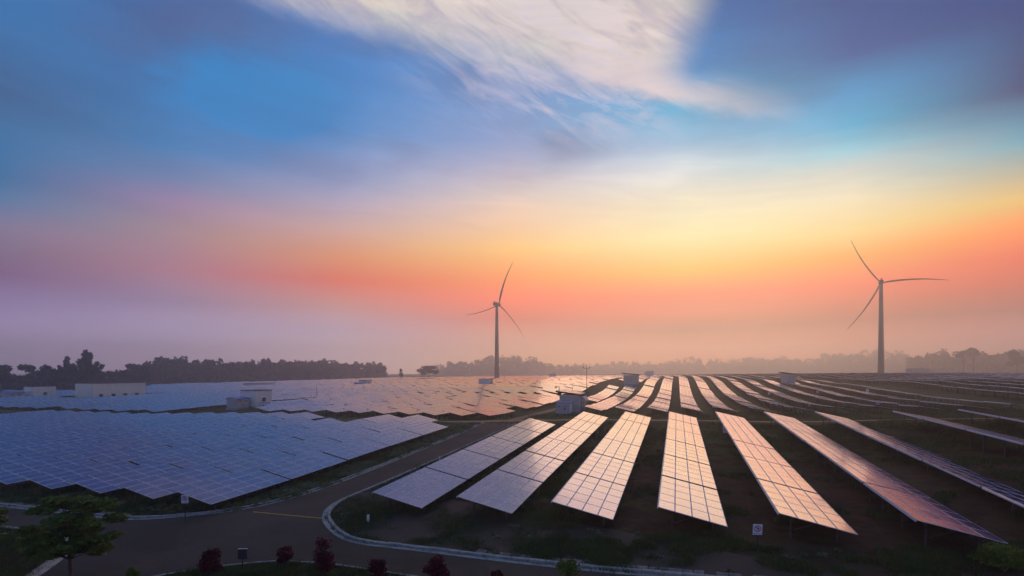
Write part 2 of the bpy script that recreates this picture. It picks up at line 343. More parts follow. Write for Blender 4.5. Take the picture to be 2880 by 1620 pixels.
def ground_mat():
    m_ = bpy.data.materials.new('ground'); m_.use_nodes = True; t = m_.node_tree; n = NT(t); b = t.nodes['Principled BSDF']
    g = n.new('ShaderNodeNewGeometry'); P = g.outputs['Position']
    a = n.noise(P, .11, 4, .6, .4); c = n.noise(P, .9, 6, .65); d = n.noise(P, 6., 4, .7)
    soil = n.mix(n.rng(c, .35, .65), (.030, .014, .009, 1), (.060, .031, .020, 1))
    grass = n.mix(n.rng(d, .35, .65), (.050, .066, .016, 1), (.110, .118, .038, 1))
    f_ = n.rng(n.m('ADD', a, n.m('MULTIPLY', n.m('SUBTRACT', c, .5), .5)), .46, .58, 0, 1, 'SMOOTHSTEP')
    sp = n.new('ShaderNodeSeparateXYZ'); t.links.new(P, sp.inputs[0])
    far = n.rng(sp.outputs[1], 48, 95, 0, .85)
    f_ = n.m('MAXIMUM', f_, far)
    tt = n.m('SUBTRACT', n.m('MULTIPLY', sp.outputs[0], ca), n.m('MULTIPLY', sp.outputs[1], sa)); ss = n.m('ADD', n.m('MULTIPLY', sp.outputs[0], sa), n.m('MULTIPLY', sp.outputs[1], ca))
    bare = n.m('MULTIPLY', n.m('MULTIPLY', n.rng(tt, -9, 1), n.rng(ss, 66, 50)), n.rng(ss, 22, 30))     # bare red soil under the right rows
    f_ = n.m('MULTIPLY', f_, n.m('SUBTRACT', 1., n.m('MULTIPLY', bare, .82)))
    soil = n.mix(n.m('MULTIPLY', bare, .9), soil, n.mix(n.rng(c, .35, .65), (.060, .026, .017, 1), (.105, .048, .032, 1)))
    n.put(b.inputs['Base Color'], n.mix(f_, soil, grass)); b.inputs['Roughness'].default_value = 1; b.inputs['Specular IOR Level'].default_value = .1
    bn = n.new('ShaderNodeBump'); bn.inputs['Strength'].default_value = .7; bn.inputs['Distance'].default_value = .15
    n.put(bn.inputs['Height'], n.noise(P, 2.5, 8, .7)); t.links.new(bn.outputs[0], b.inputs['Normal']); return m_
M['ground'] = ground_mat()

# ------------------------------------------------------------------ ground sheet
def axis(segs):
    out_ = []
    for a, b, st in segs: out_ += list(np.arange(a, b, st))
    return np.array(out_+[segs[-1][1]])
gx = axis([(-2500,-700,120),(-700,-280,20),(-280,-90,6),(-90,110,1.6),(110,300,6),(300,700,20),(700,2500,120)])
gy = axis([(-400,10,40),(10,20,2),(20,120,1.4),(120,300,4),(300,700,16),(700,2500,100)])
XX, YY = np.meshgrid(gx, gy); ZZ = zxy(XX, YY)
near = (YY < 130) & (np.abs(XX) < 110)
ZZ = ZZ+np.where(near, .035*(RNG.random(XX.shape)-.5), 0)
nx, ny = len(gx), len(gy); ii = np.arange(nx*ny).reshape(ny, nx)
Fq = np.stack([ii[:-1, :-1], ii[:-1, 1:], ii[1:, 1:], ii[1:, :-1]], -1).reshape(-1, 4)
tag(obj('ground', fast_mesh('ground', np.stack([XX, YY, ZZ], -1).reshape(-1, 3), Fq, M['ground'], smooth=True)), kind='structure')

# ------------------------------------------------------------------ road, kerbs, islands
def smooth_line(pts, step=.6, it=2):
    p = np.array(pts, float)
    for _ in range(it):
        q = np.empty((2*len(p)-2, 2)); q[0::2] = .75*p[:-1]+.25*p[1:]; q[1::2] = .25*p[:-1]+.75*p[1:]
        p = np.vstack([p[:1], q, p[-1:]])
    d = np.r_[0, np.cumsum(np.linalg.norm(np.diff(p, axis=0), axis=1))]
    s_ = np.linspace(0, d[-1], max(3, int(d[-1]/step)))
    return np.stack([np.interp(s_, d, p[:, 0]), np.interp(s_, d, p[:, 1])], 1)
def offset(p, o_):
    d = np.gradient(p, axis=0); d /= np.linalg.norm(d, axis=1)[:, None]+1e-9
    return p+np.stack([-d[:, 1], d[:, 0]], 1)*o_          # positive = left of travel
KL = [(-4.86,89.27),(-7.19,78.0),(-13.47,56.9),(-16.58,47.34),(-18.19,43.63),(-19.82,41.33),(-21.6,39.8),(-24.29,38.84),(-27.13,38.1),(-29.5,38.5),(-33.63,39.82),(-38.14,41.23),(-44.53,42.9),(-60,46.5)]
KR = [(0.5,84.44),(-7.77,59.35),(-12.82,44.82),(-13.83,42.13),(-13.92,39.51),(-13.19,37.06),(-11.69,34.52),(-10.33,32.8),(-8.9,31.84),(-6.5,31.07),(-3.08,29.7),(0.81,28.22),(4.35,27.0),(8.24,25.9),(20,22.5)]
kl, kr = smooth_line(KL, 1.0), smooth_line(KR, 1.0)
from mathutils.geometry import tessellate_polygon
def inside(px, py, poly):
    px, py = np.asarray(px), np.asarray(py); res = np.zeros(px.shape, bool); j = len(poly)-1
    for i in range(len(poly)):
        xi, yi = poly[i]; xj, yj = poly[j]
        c = ((yi > py) != (yj > py)) & (px < (xj-xi)*(py-yi)/((yj-yi) or 1e-9)+xi)
        res ^= c; j = i
    return res
road_poly = [tuple(p) for p in kl]+[(-60, 8), (20, 8)]+[tuple(p) for p in kr[::-1]]
def sheet(name, poly, mt, dz, cell=1.3, kind='structure'):
    """a terrain-following sheet cut to a polygon: grid cells inside + tessellated rim"""
    import bmesh
    bm = bmesh.new()
    vs_ = [bm.verts.new((x, y, 0)) for x, y in poly]
    bm.faces.new(vs_)
    bmesh.ops.triangulate(bm, faces=bm.faces[:])
    xs = [p[0] for p in poly]; ys = [p[1] for p in poly]
    for x in np.arange(min(xs)+.37, max(xs), cell):
        g_ = bm.verts[:]+bm.edges[:]+bm.faces[:]; bmesh.ops.bisect_plane(bm, geom=g_, plane_co=(x, 0, 0), plane_no=(1, 0, 0))
    for y in np.arange(min(ys)+.37, max(ys), cell):
        g_ = bm.verts[:]+bm.edges[:]+bm.faces[:]; bmesh.ops.bisect_plane(bm, geom=g_, plane_co=(0, y, 0), plane_no=(0, 1, 0))
    co = np.array([v.co[:] for v in bm.verts]); z = zxy(co[:, 0], co[:, 1])+dz
    for v, zz in zip(bm.verts, z): v.co.z = zz
    for f_ in bm.faces:
        if f_.normal.z < 0: f_.normal_flip()
    me = bpy.data.meshes.new(name); bm.to_mesh(me); bm.free(); me.materials.append(mt)
    return tag(obj(name, me), kind=kind)
sheet('road', road_poly, M['asphalt'], .06, 2.2)
def kerb_run(name, p, side, wd=.22, top=.20, stone=1.0, lab=None):
    """kerb stones along a line; side=+1 puts the stone to the left of travel"""
    root = tag(empty(name, (p[0][0], p[0][1], G(*p[0]))), kind='structure')
    lx, ly, lz = root.location
    d = np.r_[0, np.cumsum(np.linalg.norm(np.diff(p, axis=0), axis=1))]
    n_ = max(1, int(d[-1]/stone)); q = offset(p, side*wd)
    at = lambda L, s_: np.array([np.interp(s_, d, L[:, 0]), np.interp(s_, d, L[:, 1])])
    for k in range(n_):
        s0, s1 = d[-1]*k/n_+.012, d[-1]*(k+1)/n_-.012
        c = [at(p, s0), at(p, s1), at(q, s1), at(q, s0)]
        dzr = random.uniform(-.012, .012)
        v = []
        for h in (-.1, top+dzr):
            for (x, y) in c: v.append((x-lx, y-ly, G(x, y)+h-lz))
        cx, cy_ = np.mean([u[0] for u in v]), np.mean([u[1] for u in v])
        b_ = MB(); b_.add(v[:4]+[(u[0], u[1], u[2]-.025) for u in v[4:]]+[(u[0]+(cx-u[0])*.12*(wd/.22)*.5, u[1]+(cy_-u[1])*.05, u[2]) for u in v[4:]],
              [(0,3,2,1),(0,1,5,4),(1,2,6,5),(2,3,7,6),(3,0,4,7),(4,5,9,8),(5,6,10,9),(6,7,11,10),(7,4,8,11),(8,9,10,11)])
        b_.build('kerb_stone', M['kerb'], root)
    return root
def strip(name, p, o0, o1, dz, mt, kind='structure'):
    a, b = offset(p, o0), offset(p, o1)
    V = np.vstack([np.c_[a, zxy(a[:, 0], a[:, 1])+dz], np.c_[b, zxy(b[:, 0], b[:, 1])+dz]]); n_ = len(p)
    f = [(i, i+1, n_+i+1, n_+i) for i in range(n_-1)]
    me = mesh(name, V, f, mt)
    if me.polygons[0].normal.z < 0: me.flip_normals()
    return tag(obj(name, me), kind=kind)
kerb_run('kerb_field_side', kl, -1)
strip('gutter_field_side', kl, .02, .34, .072, M['gutter'])
kerb_run('kerb_array_side', kr, 1)
strip('gutter_array_side', kr, -.02, -.36, .072, M['gutter'])
ISL = smooth_line([(-60,43),(-45,38.6),(-37.28,36.48),(-35.34,36.03),(-32.6,35.13),(-30.37,34.3),(-28.6,33.22),(-27.81,32.35),(-27.06,31.23),(-26.35,29.52),(-25.82,28.0),(-24.6,24.5)], 1.0)
BED = smooth_line([(-22,24),(-20,26.0),(-18.5,27.15),(-17.66,27.67),(-16.76,27.96),(-15.6,28.39),(-13.7,28.94),(-12.19,28.86),(-10.47,28.46),(-9.18,28.09),(-7.16,27.31),(-4.5,26.2),(0,24.4),(4,22)], 1.0)
isl_poly = [tuple(p) for p in ISL]+[(-24.6, 12), (-60, 12)]
bed_poly = [tuple(p) for p in BED]+[(4, 12), (-22, 12)]
sheet('grass_island', isl_poly, M['ground'], .15, 2.2); sheet('planting_bed', bed_poly, M['ground'], .15, 2.2)
kerb_run('kerb_grass_island', ISL, 1, .22, .21); kerb_run('kerb_planting_bed', BED, 1, .16, .19)
strip('gutter_grass_island', ISL, .0, .62, .073, M['gutter'])
# yellow line over the junction
yl = np.linspace((-19.6, 39.5), (-13.4, 37.3), 14)
strip('yellow_road_line', yl, -.06, .06, .068, M['paint_y'])
# dirt track between the panel blocks and the apron where the asphalt ends
def wavy(s0, s1, tf, wl, amp, step=1.6):
    ss = np.arange(s0, s1, step); rr = np.interp(ss, np.arange(s0-10, s1+10, 4.1), RNG.normal(0, amp, len(np.arange(s0-10, s1+10, 4.1))))
    return ss, rr
def track(name, tr, sc, hw, dz=.03, amp=.35):
    """a track across the rows: list of t, centre s(t), half width"""
    a, b = [], []
    for k, t_ in enumerate(tr):
        s0 = sc(t_)+RNG.normal(0, amp*.4); h = hw(t_)+RNG.normal(0, amp*.4)
        a.append(ST(s0-h, t_)); b.append(ST(s0+h+RNG.normal(0, amp*.4), t_))
    a, b = np.array(a), np.array(b); rows_ = [a*(1-f)+b*f for f in (0, .33, .67, 1)]
    V = np.vstack([np.c_[r_, zxy(r_[:, 0], r_[:, 1])+(dz if 0 < i_ < 3 else -.015)] for i_, r_ in enumerate(rows_)]); n_ = len(tr)
    f = [(j*n_+i, j*n_+i+1, (j+1)*n_+i+1, (j+1)*n_+i) for j in range(3) for i in range(n_-1)]
    me = mesh(name, V, f, M['track']); 
    if me.polygons[0].normal.z < 0: me.flip_normals()
    return tag(obj(name, me), kind='structure')
track('dirt_track', np.arange(-46, 75, 1.3), lambda t: 89.5+(.03*(t+10) if t > 0 else 0) if t > -20 else 88.5, lambda t: 1.25 if t > -16 else (1.25+1.9*min(1, (-16-t)/6) if t > -34 else max(1.2, 3.1-(-34-t)*.25)))
track('dirt_track_field', np.arange(-175, -46, 2.0), lambda t: 88.0-.01*(t+46), lambda t: 1.1)
# lane from the apron to the farther houses
lane = smooth_line([ST(90, -28), ST(100, -29.5), ST(112, -30), ST(140, -29.5), ST(180, -27), ST(222, -24)], 2.)
strip('dirt_lane', lane, -1.2, 1.2, .035, M['track'])

# flat stones laid along the kerbs
def slabs(name, p, side, s0, s1, mt=M['slab']):
    root = tag(empty(name, (p[0][0], p[0][1], G(*p[0]))), kind='structure'); lx, ly, lz = root.location
    d = np.r_[0, np.cumsum(np.linalg.norm(np.diff(p, axis=0), axis=1))]; s_ = s0
    a, b = offset(p, side*.26), offset(p, side*.86)
    at = lambda L, u: np.array([np.interp(u, d, L[:, 0]), np.interp(u, d, L[:, 1])])
    while s_ < s1:
        L_ = random.uniform(.45, .7)
        if random.random() < .84:
            c = [at(a, s_), at(a, s_+L_-.05), at(b, s_+L_-.05), at(b, s_)]
            j = [random.uniform(-.03, .03) for _ in range(8)]; h = random.uniform(.07, .13); tl = random.uniform(-.03, .03)
            v = []
            for hh in (-.05, h):
                for k, (x, y) in enumerate(c): v.append((x+j[k]-lx, y+j[k+4]-ly, G(x, y)+hh+(tl if k > 1 else 0)-lz))
            q = MB(); q.add(v, BOXF); q.build('slab', mt, root)
        s_ += L_
    return root
dl = np.r_[0, np.cumsum(np.linalg.norm(np.diff(kl, axis=0), axis=1))]
slabs('stone_edging_field_side', kl, -1, 60, 90)
slabs('stone_edging_array_side', kr, 1, 63, 82)

# ------------------------------------------------------------------ solar tables
TILT = rad(12.5); MW, ML, PW, PL = .995, 1.645, 1.012, 1.662
HIGH = 1.72; WID = 4*PW
def add_module(b, Mx):
    h = .035; fr = .034
    x0, x1, y0, y1 = -MW/2, MW/2, -ML/2, ML/2
    o_ = [(x0,y0),(x1,y0),(x1,y1),(x0,y1)]; i_ = [(x0+fr,y0+fr),(x1-fr,y0+fr),(x1-fr,y1-fr),(x0+fr,y1-fr)]
    v = [Vector((x, y, 0)) for x, y in o_]+[Vector((x, y, h)) for x, y in o_]+[Vector((x, y, h)) for x, y in i_]+[Vector((x, y, h-.004)) for x, y in i_]
    if Mx is not None: v = [Mx@p for p in v]
    n0 = len(b.f)
    b.add(v, [(0,1,5,4),(1,2,6,5),(2,3,7,6),(3,0,4,7),(4,5,9,8),(5,6,10,9),(6,7,11,10),(7,4,8,11)], 0)
    b.add(v, [(12,13,14,15)], 1); b.add(v, [(0,3,2,1)], 2)
MODM = [M['alu'], M['glass'], M['back']]
b = MB(); add_module(b, None); ME_MOD = b.me('solar_module', MODM)
def mod_mat(i, j):                       # i across (0 = high side), j along
    u = (i-1.5)*PW; v = (j-2)*PL
    zc = HIGH-WID/2*math.sin(TILT)
    return Matrix.Translation((u*math.cos(TILT), v, zc-u*math.sin(TILT)))@Matrix.Rotation(TILT, 4, 'Y')
b = MB()
for i in range(4):
    for j in range(5): add_module(b, mod_mat(i, j))
ME_ARRAY = b.me('module_array', MODM)
def under(x): return HIGH-WID/2*math.sin(TILT)-x*math.tan(TILT)-.03
def bar_me(name, p, q, wd, ht=None, mt=None): c = MB(); c.bar(p, q, wd, ht); return c.me(name, mt or M['steel'])
FR = (-3.1, 0., 3.1)
PARTS = []
for y in FR:
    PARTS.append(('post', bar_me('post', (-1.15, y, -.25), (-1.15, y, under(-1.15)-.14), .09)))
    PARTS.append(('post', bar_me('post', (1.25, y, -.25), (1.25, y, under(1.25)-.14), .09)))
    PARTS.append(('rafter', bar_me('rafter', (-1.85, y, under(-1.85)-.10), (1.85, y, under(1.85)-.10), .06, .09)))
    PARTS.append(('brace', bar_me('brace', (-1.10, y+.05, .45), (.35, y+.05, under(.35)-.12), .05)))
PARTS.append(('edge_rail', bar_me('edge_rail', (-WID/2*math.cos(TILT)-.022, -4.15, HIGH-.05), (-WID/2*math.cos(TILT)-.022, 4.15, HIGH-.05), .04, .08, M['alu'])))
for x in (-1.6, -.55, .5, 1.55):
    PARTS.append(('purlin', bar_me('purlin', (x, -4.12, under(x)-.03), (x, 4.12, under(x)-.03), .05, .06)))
def support_mesh(conc=False):
    c = MB(); c.bar((-WID/2*math.cos(TILT)-.028, -4.15, HIGH-.065), (-WID/2*math.cos(TILT)-.028, 4.15, HIGH-.065), .05, .13, mi=2)
    for y in FR:
        if conc:
            for x in (-1.15, 1.25): c.box(x-.14, x+.14, y-.14, y+.14, -.3, under(x)-.14, 0)
        else:
            for x in (-1.15, 1.25): c.bar((x, y, -.25), (x, y, under(x)-.14), .09, mi=1)
        c.bar((-1.85, y, under(-1.85)-.10), (1.85, y, under(1.85)-.10), .06, .09, mi=1)
    return c
ME_SUP = support_mesh().me('support_frame', [M['concrete'], M['steel'], M['alu']])
def conc_parts():
    out_ = [('edge_rail', bar_me('edge_rail', (-WID/2*math.cos(TILT)-.028, -4.15, HIGH-.065), (-WID/2*math.cos(TILT)-.028, 4.15, HIGH-.065), .05, .13, M['alu']))]
    for y in FR:
        for x in (-1.15, 1.25):
            c = MB(); c.box(x-.13, x+.13, y-.13, y+.13, -.3, under(x)-.14); out_.append(('concrete_post', c.me('concrete_post', M['concrete'])))
    return out_
ME_CONC = conc_parts()
TL = 8.55
ORD = ['first','second','third','fourth','fifth','sixth','seventh','eighth','ninth','tenth','eleventh','twelfth','thirteenth','fourteenth','fifteenth','sixteenth','seventeenth','eighteenth','nineteenth','twentieth',
 'twenty-first','twenty-second','twenty-third','twenty-fourth','twenty-fifth','twenty-sixth','twenty-seventh','twenty-eighth','twenty-ninth','thirtieth','thirty-first','thirty-second','thirty-third','thirty-fourth','thirty-fifth','thirty-sixth','thirty-seventh','thirty-eighth','thirty-ninth','fortieth']
tables = []     # (s_mid, t_mid, block, row, k)
WH = WID/2*math.cos(TILT)
for k in range(12):
    t0 = -21.05+6.65*k+WH
    n_ = 5 if k in (0, 7, 8, 9, 10, 11) else 6
    for j in range(n_): tables.append((33.1+TL*(j+.5)-.12, t0, 'R', k, j))
for k in range(18):
    t0 = -37.1-5.75*k+WH
    for j in range(5 if k == 0 else 6):
        if (k, j) in ((3, 5), (4, 5), (9, 3), (13, 2)): continue
        tables.append((30.4+TL*(j+.5)-.12, t0, 'L', k, j))
def in_field(X, Y):                      # far limit of the solar field
    T = X/max(Y, 1)
    lim = np.interp(T, [-1.1,-.98,-.70,-.47,-.23,.04,.30,.6,1.1], [215,235,375,540,640,680,560,430,380])
    return Y < lim
for k in range(52):                      # field beyond the track, left
    t0 = -34-5.75*k+WH-4.0
    s_ = 93.5 if k < 11 else 89.5; j = 0
    while s_ < 660:
        sm = s_+TL/2
        X, Y = ST(sm, t0)
        ok = in_field(X, Y) and X/Y > -1.12 and X/Y < .33
        if -116 < t0 < -101.5 and sm < 143: ok = False
        if -101.5 <= t0 < -92 and sm < 104: ok = False
        if t0 < -176 and t0 > -214 and 112 < sm < 154: ok = False
        if (abs(t0+168) < 7 and 256 < sm < 276) or (abs(t0+90) < 7 and 246 < sm < 266) or (abs(t0+233) < 5 and 236 < sm < 262): ok = False
        if random.random() < .018: ok = False
        if ok: tables.append((sm, t0, 'F', k, j))
        s_ += TL; j += 1
        if j in (10, 20, 31, 42): s_ += 4.5 if j != 20 else 5.5
for k in range(-5, 8):                   # block beyond the track, right
    t0 = 7.6+6.65*k+WH
    s_ = 109.6 if k > -5 else 150.; j = 0
    while s_ < 300:
        sm = s_+TL/2; ok = True
        if k <= -4 and 214 < sm < 242: ok = False
        if k == 5 and 226 < sm < 244: ok = False
        if ok: tables.append((sm, t0, 'B', k+5, j))
        s_ += TL; j += 1
for k in range(18):                      # terrace with concrete posts at the right
    t0 = 69+6.65*k+WH; s_ = 112+max(0, k-3)*4; j = 0
    while s_ < 345:
        X, Y = ST(s_+TL/2, t0)
        if X/Y < 1.05 and Y > 60: tables.append((s_+TL/2, t0, 'P', k, j))
        s_ += TL; j += 1
for k in range(-4, 26):                  # farthest block up to the crest
    t0 = 5+6.65*k+WH; s_ = 306. if k < 10 else 350.; j = 0
    while s_ < 640:
        X, Y = ST(s_+TL/2, t0)
        if in_field(X, Y) and X/Y < 1.05: tables.append((s_+TL/2, t0, 'C', k+4, j))
        s_ += TL; j += 1
TA = np.array([(a[0], a[1]) for a in tables])
S0, S1 = zst(TA[:, 0]-TL/2, TA[:, 1]), zst(TA[:, 0]+TL/2, TA[:, 1])
for i_, a_ in enumerate(tables):
    if a_[2] == 'R':
        tl = a_[1]-WH
        fz = (lambda s: gR(s, tl)) if a_[3] <= 6 else (lambda s: -5.38+.0294*(s-49.8)-1.72) if a_[3] == 7 else (lambda s, k_=a_[3]: -4.65+.029*(s-62.9)-1.72+.2*(k_-8))
        S0[i_], S1[i_] = fz(a_[0]-TL/2)+ZC, fz(a_[0]+TL/2)+ZC
TX, TY = ST(TA[:, 0], TA[:, 1]); TZ = (S0+S1)/2; PITCH = np.arctan((S1-S0)/TL)
ROLL = np.array([(-rad(1.9) if (a[2] == 'R' and a[3] >= 7) else -rad(np.interp(a[1], [-20, 0, 48], [0, .4, 5.2])) if a[2] == 'B' else -rad(2.6) if a[2] == 'C' else -rad(1.5) if a[2] == 'P' else 0.) for a in tables])
jit = np.array([0.05 if a[2] == 'R' else .12 if a[2] == 'L' else .42 for a in tables])
TZ = TZ+RNG.normal(0, 1, len(TZ))*np.array([.010 if a[2] in 'R' else .02 if a[2] == 'L' else .085 for a in tables])
PITCH = PITCH+np.radians(RNG.normal(0, 1, len(TZ))*jit)
# how large each table shows: pick the 300 that show largest
px = 1440+1468*TX/TY; facing = np.abs(-(TX*.206-TY*.065+(TZ+1.3-ZC)*.976))/np.sqrt(TX**2+TY**2)
size = (facing+.02)/(TX**2+TY**2)
vis = (px > -110) & (px < 2990) & (TY > 15)
order = np.argsort(-np.where(vis, size, 0))
order = [i for i in order if vis[i]]
THINGS = set(order[:300])
DETAIL = set([i for i in order[:300] if tables[i][2] in 'RL'][:78])
def ordn(n_): return ORD[n_]
def where(blk, row, k):
    if blk == 'R':
        base = f'{ordn(row)} solar row right of the asphalt road'
    elif blk == 'L': base = f'{ordn(row)} solar row left of the asphalt road'
    elif blk == 'F': base = f'{ordn(row)} row of the left field beyond the track'
    elif blk == 'B': base = f'{ordn(row)} row beyond the track, right of the grey house'
    elif blk == 'P': base = f'{ordn(row)} row on concrete posts at the right'
    else: base = f'{ordn(row)} row of the farthest crest block'
    return ('nearest table of the ' if k == 0 else f'{ordn(k)} table along the ')+base
GRP = {'R': 'solar tables right of the road', 'L': 'solar tables left of the road', 'F': 'solar tables of the left field', 'B': 'solar tables beyond the track', 'P': 'solar tables on concrete posts', 'C': 'solar tables on the crest'}
MODLOC = [mod_mat(i, j) for i in range(4) for j in range(5)]
def table_root(i):
    s_, t_, blk, row, k = tables[i]
    o = bpy.data.objects.new('solar_table', None); o.empty_display_size = .3
    o.location = (TX[i], TY[i], TZ[i]); o.rotation_euler = (PITCH[i], ROLL[i], -AZ); COL.objects.link(o)
    return tag(o, where(blk, row, k), 'solar table', GRP[blk])
proto_parts = None
for i in sorted(THINGS):
    r_ = table_root(i); blk = tables[i][2]
    if i in DETAIL:
        for mm in MODLOC:
            o = bpy.data.objects.new('solar_module', ME_MOD)
            o.parent = r_
            o.matrix_local = mm@Euler((rad(random.gauss(0, .10)), rad(random.gauss(0, .10)), 0)).to_matrix().to_4x4()
            COL.objects.link(o)
        for nm, me_ in PARTS:
            o = bpy.data.objects.new(nm, me_); o.parent = r_; COL.objects.link(o)
    else:
        o = bpy.data.objects.new('module_array', ME_ARRAY); o.parent = r_; o['kind'] = 'stuff'; COL.objects.link(o)
        if blk == 'P':
            for nm, me_ in ME_CONC:
                q = bpy.data.objects.new(nm, me_); q.parent = r_; COL.objects.link(q)
        else:
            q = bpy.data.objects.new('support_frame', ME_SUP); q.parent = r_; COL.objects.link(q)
# the remaining tables of the far field as one mass
rest = [i for i in range(len(tables)) if i not in THINGS and (px[i] > -400) and (px[i] < 3300)]
lb = MB()
z_hi, z_lo = HIGH, HIGH-WID*math.sin(TILT)
lb.add([(-WH,-4.14,z_hi),(WH,-4.14,z_lo),(WH,4.14,z_lo),(-WH,4.14,z_hi)], [(0,1,2,3)], 1)
lb.add([(-WH,-4.14,z_hi-.13),(WH,-4.14,z_lo-.13),(WH,4.14,z_lo-.13),(-WH,4.14,z_hi-.13)], [(3,2,1,0)], 2)
lb.add([(-WH,-4.14,z_hi),(WH,-4.14,z_lo),(WH,4.14,z_lo),(-WH,4.14,z_hi),(-WH,-4.14,z_hi-.13),(WH,-4.14,z_lo-.13),(WH,4.14,z_lo-.13),(-WH,4.14,z_hi-.13)], [(0,4,5,1),(1,5,6,2),(2,6,7,3),(3,7,4,0)], 0)
for y in (-2.6, 2.6):
    for x in (-1.1, 1.2): lb.bar((x, y, -.3), (x, y, under(x)), .13, mi=3)
LV = np.array(lb.v); LF = np.array(lb.f); LI = np.array(lb.i)
lb2 = MB()
for i in range(4):
    for j in range(5): add_module(lb2, mod_mat(i, j))
lb2.bar((-WH-.028, -4.15, HIGH-.065), (-WH-.028, 4.15, HIGH-.065), .05, .13, mi=0)
for y in (-2.6, 2.6):
    for x in (-1.1, 1.2): lb2.bar((x, y, -.3), (x, y, under(x)), .13, mi=3)
LV2 = np.array(lb2.v); LF2 = np.array(lb2.f); LI2 = np.array(lb2.i)
Vs, Fs, Is, off = [], [], [], 0
for i in rest:
    Rm = np.array(Euler((PITCH[i], ROLL[i], -AZ)).to_matrix())
    v_, f_, i_ = (LV2, LF2, LI2) if TY[i] < 230 else (LV, LF, LI)
    Vs.append(v_@Rm.T+np.array((TX[i], TY[i], TZ[i]))); Fs.append(f_+off); Is.append(i_); off += len(v_)
if rest:
    tag(obj('far_solar_field', fast_mesh('far_solar_field', np.vstack(Vs), np.vstack(Fs), MODM+[M['steel']], np.concatenate(Is))), 'mass of far solar panels running to the hazy treeline', 'solar panels', kind='stuff')
print('tables', len(tables), 'things', len(THINGS), 'rest', len(rest))
# ------------------------------------------------------------------ haze
hb = MB(); hb.box(-2620, 2620, -520, 2620, -2.0, 134)
hz = hb.build('haze', []); hm = bpy.data.materials.new('haze'); hm.use_nodes = True; ht = hm.node_tree; ht.nodes.clear()
pv_ = ht.nodes.new('ShaderNodeVolumePrincipled'); ho = ht.nodes.new('ShaderNodeOutputMaterial')
pv_.inputs['Color'].default_value = (.95, .945, .92, 1); pv_.inputs['Density'].default_value = HAZE_DENSITY; pv_.inputs['Anisotropy'].default_value = .74
ht.links.new(pv_.outputs[0], ho.inputs['Volume']); hz.data.materials.append(hm); tag(hz, kind='stuff')

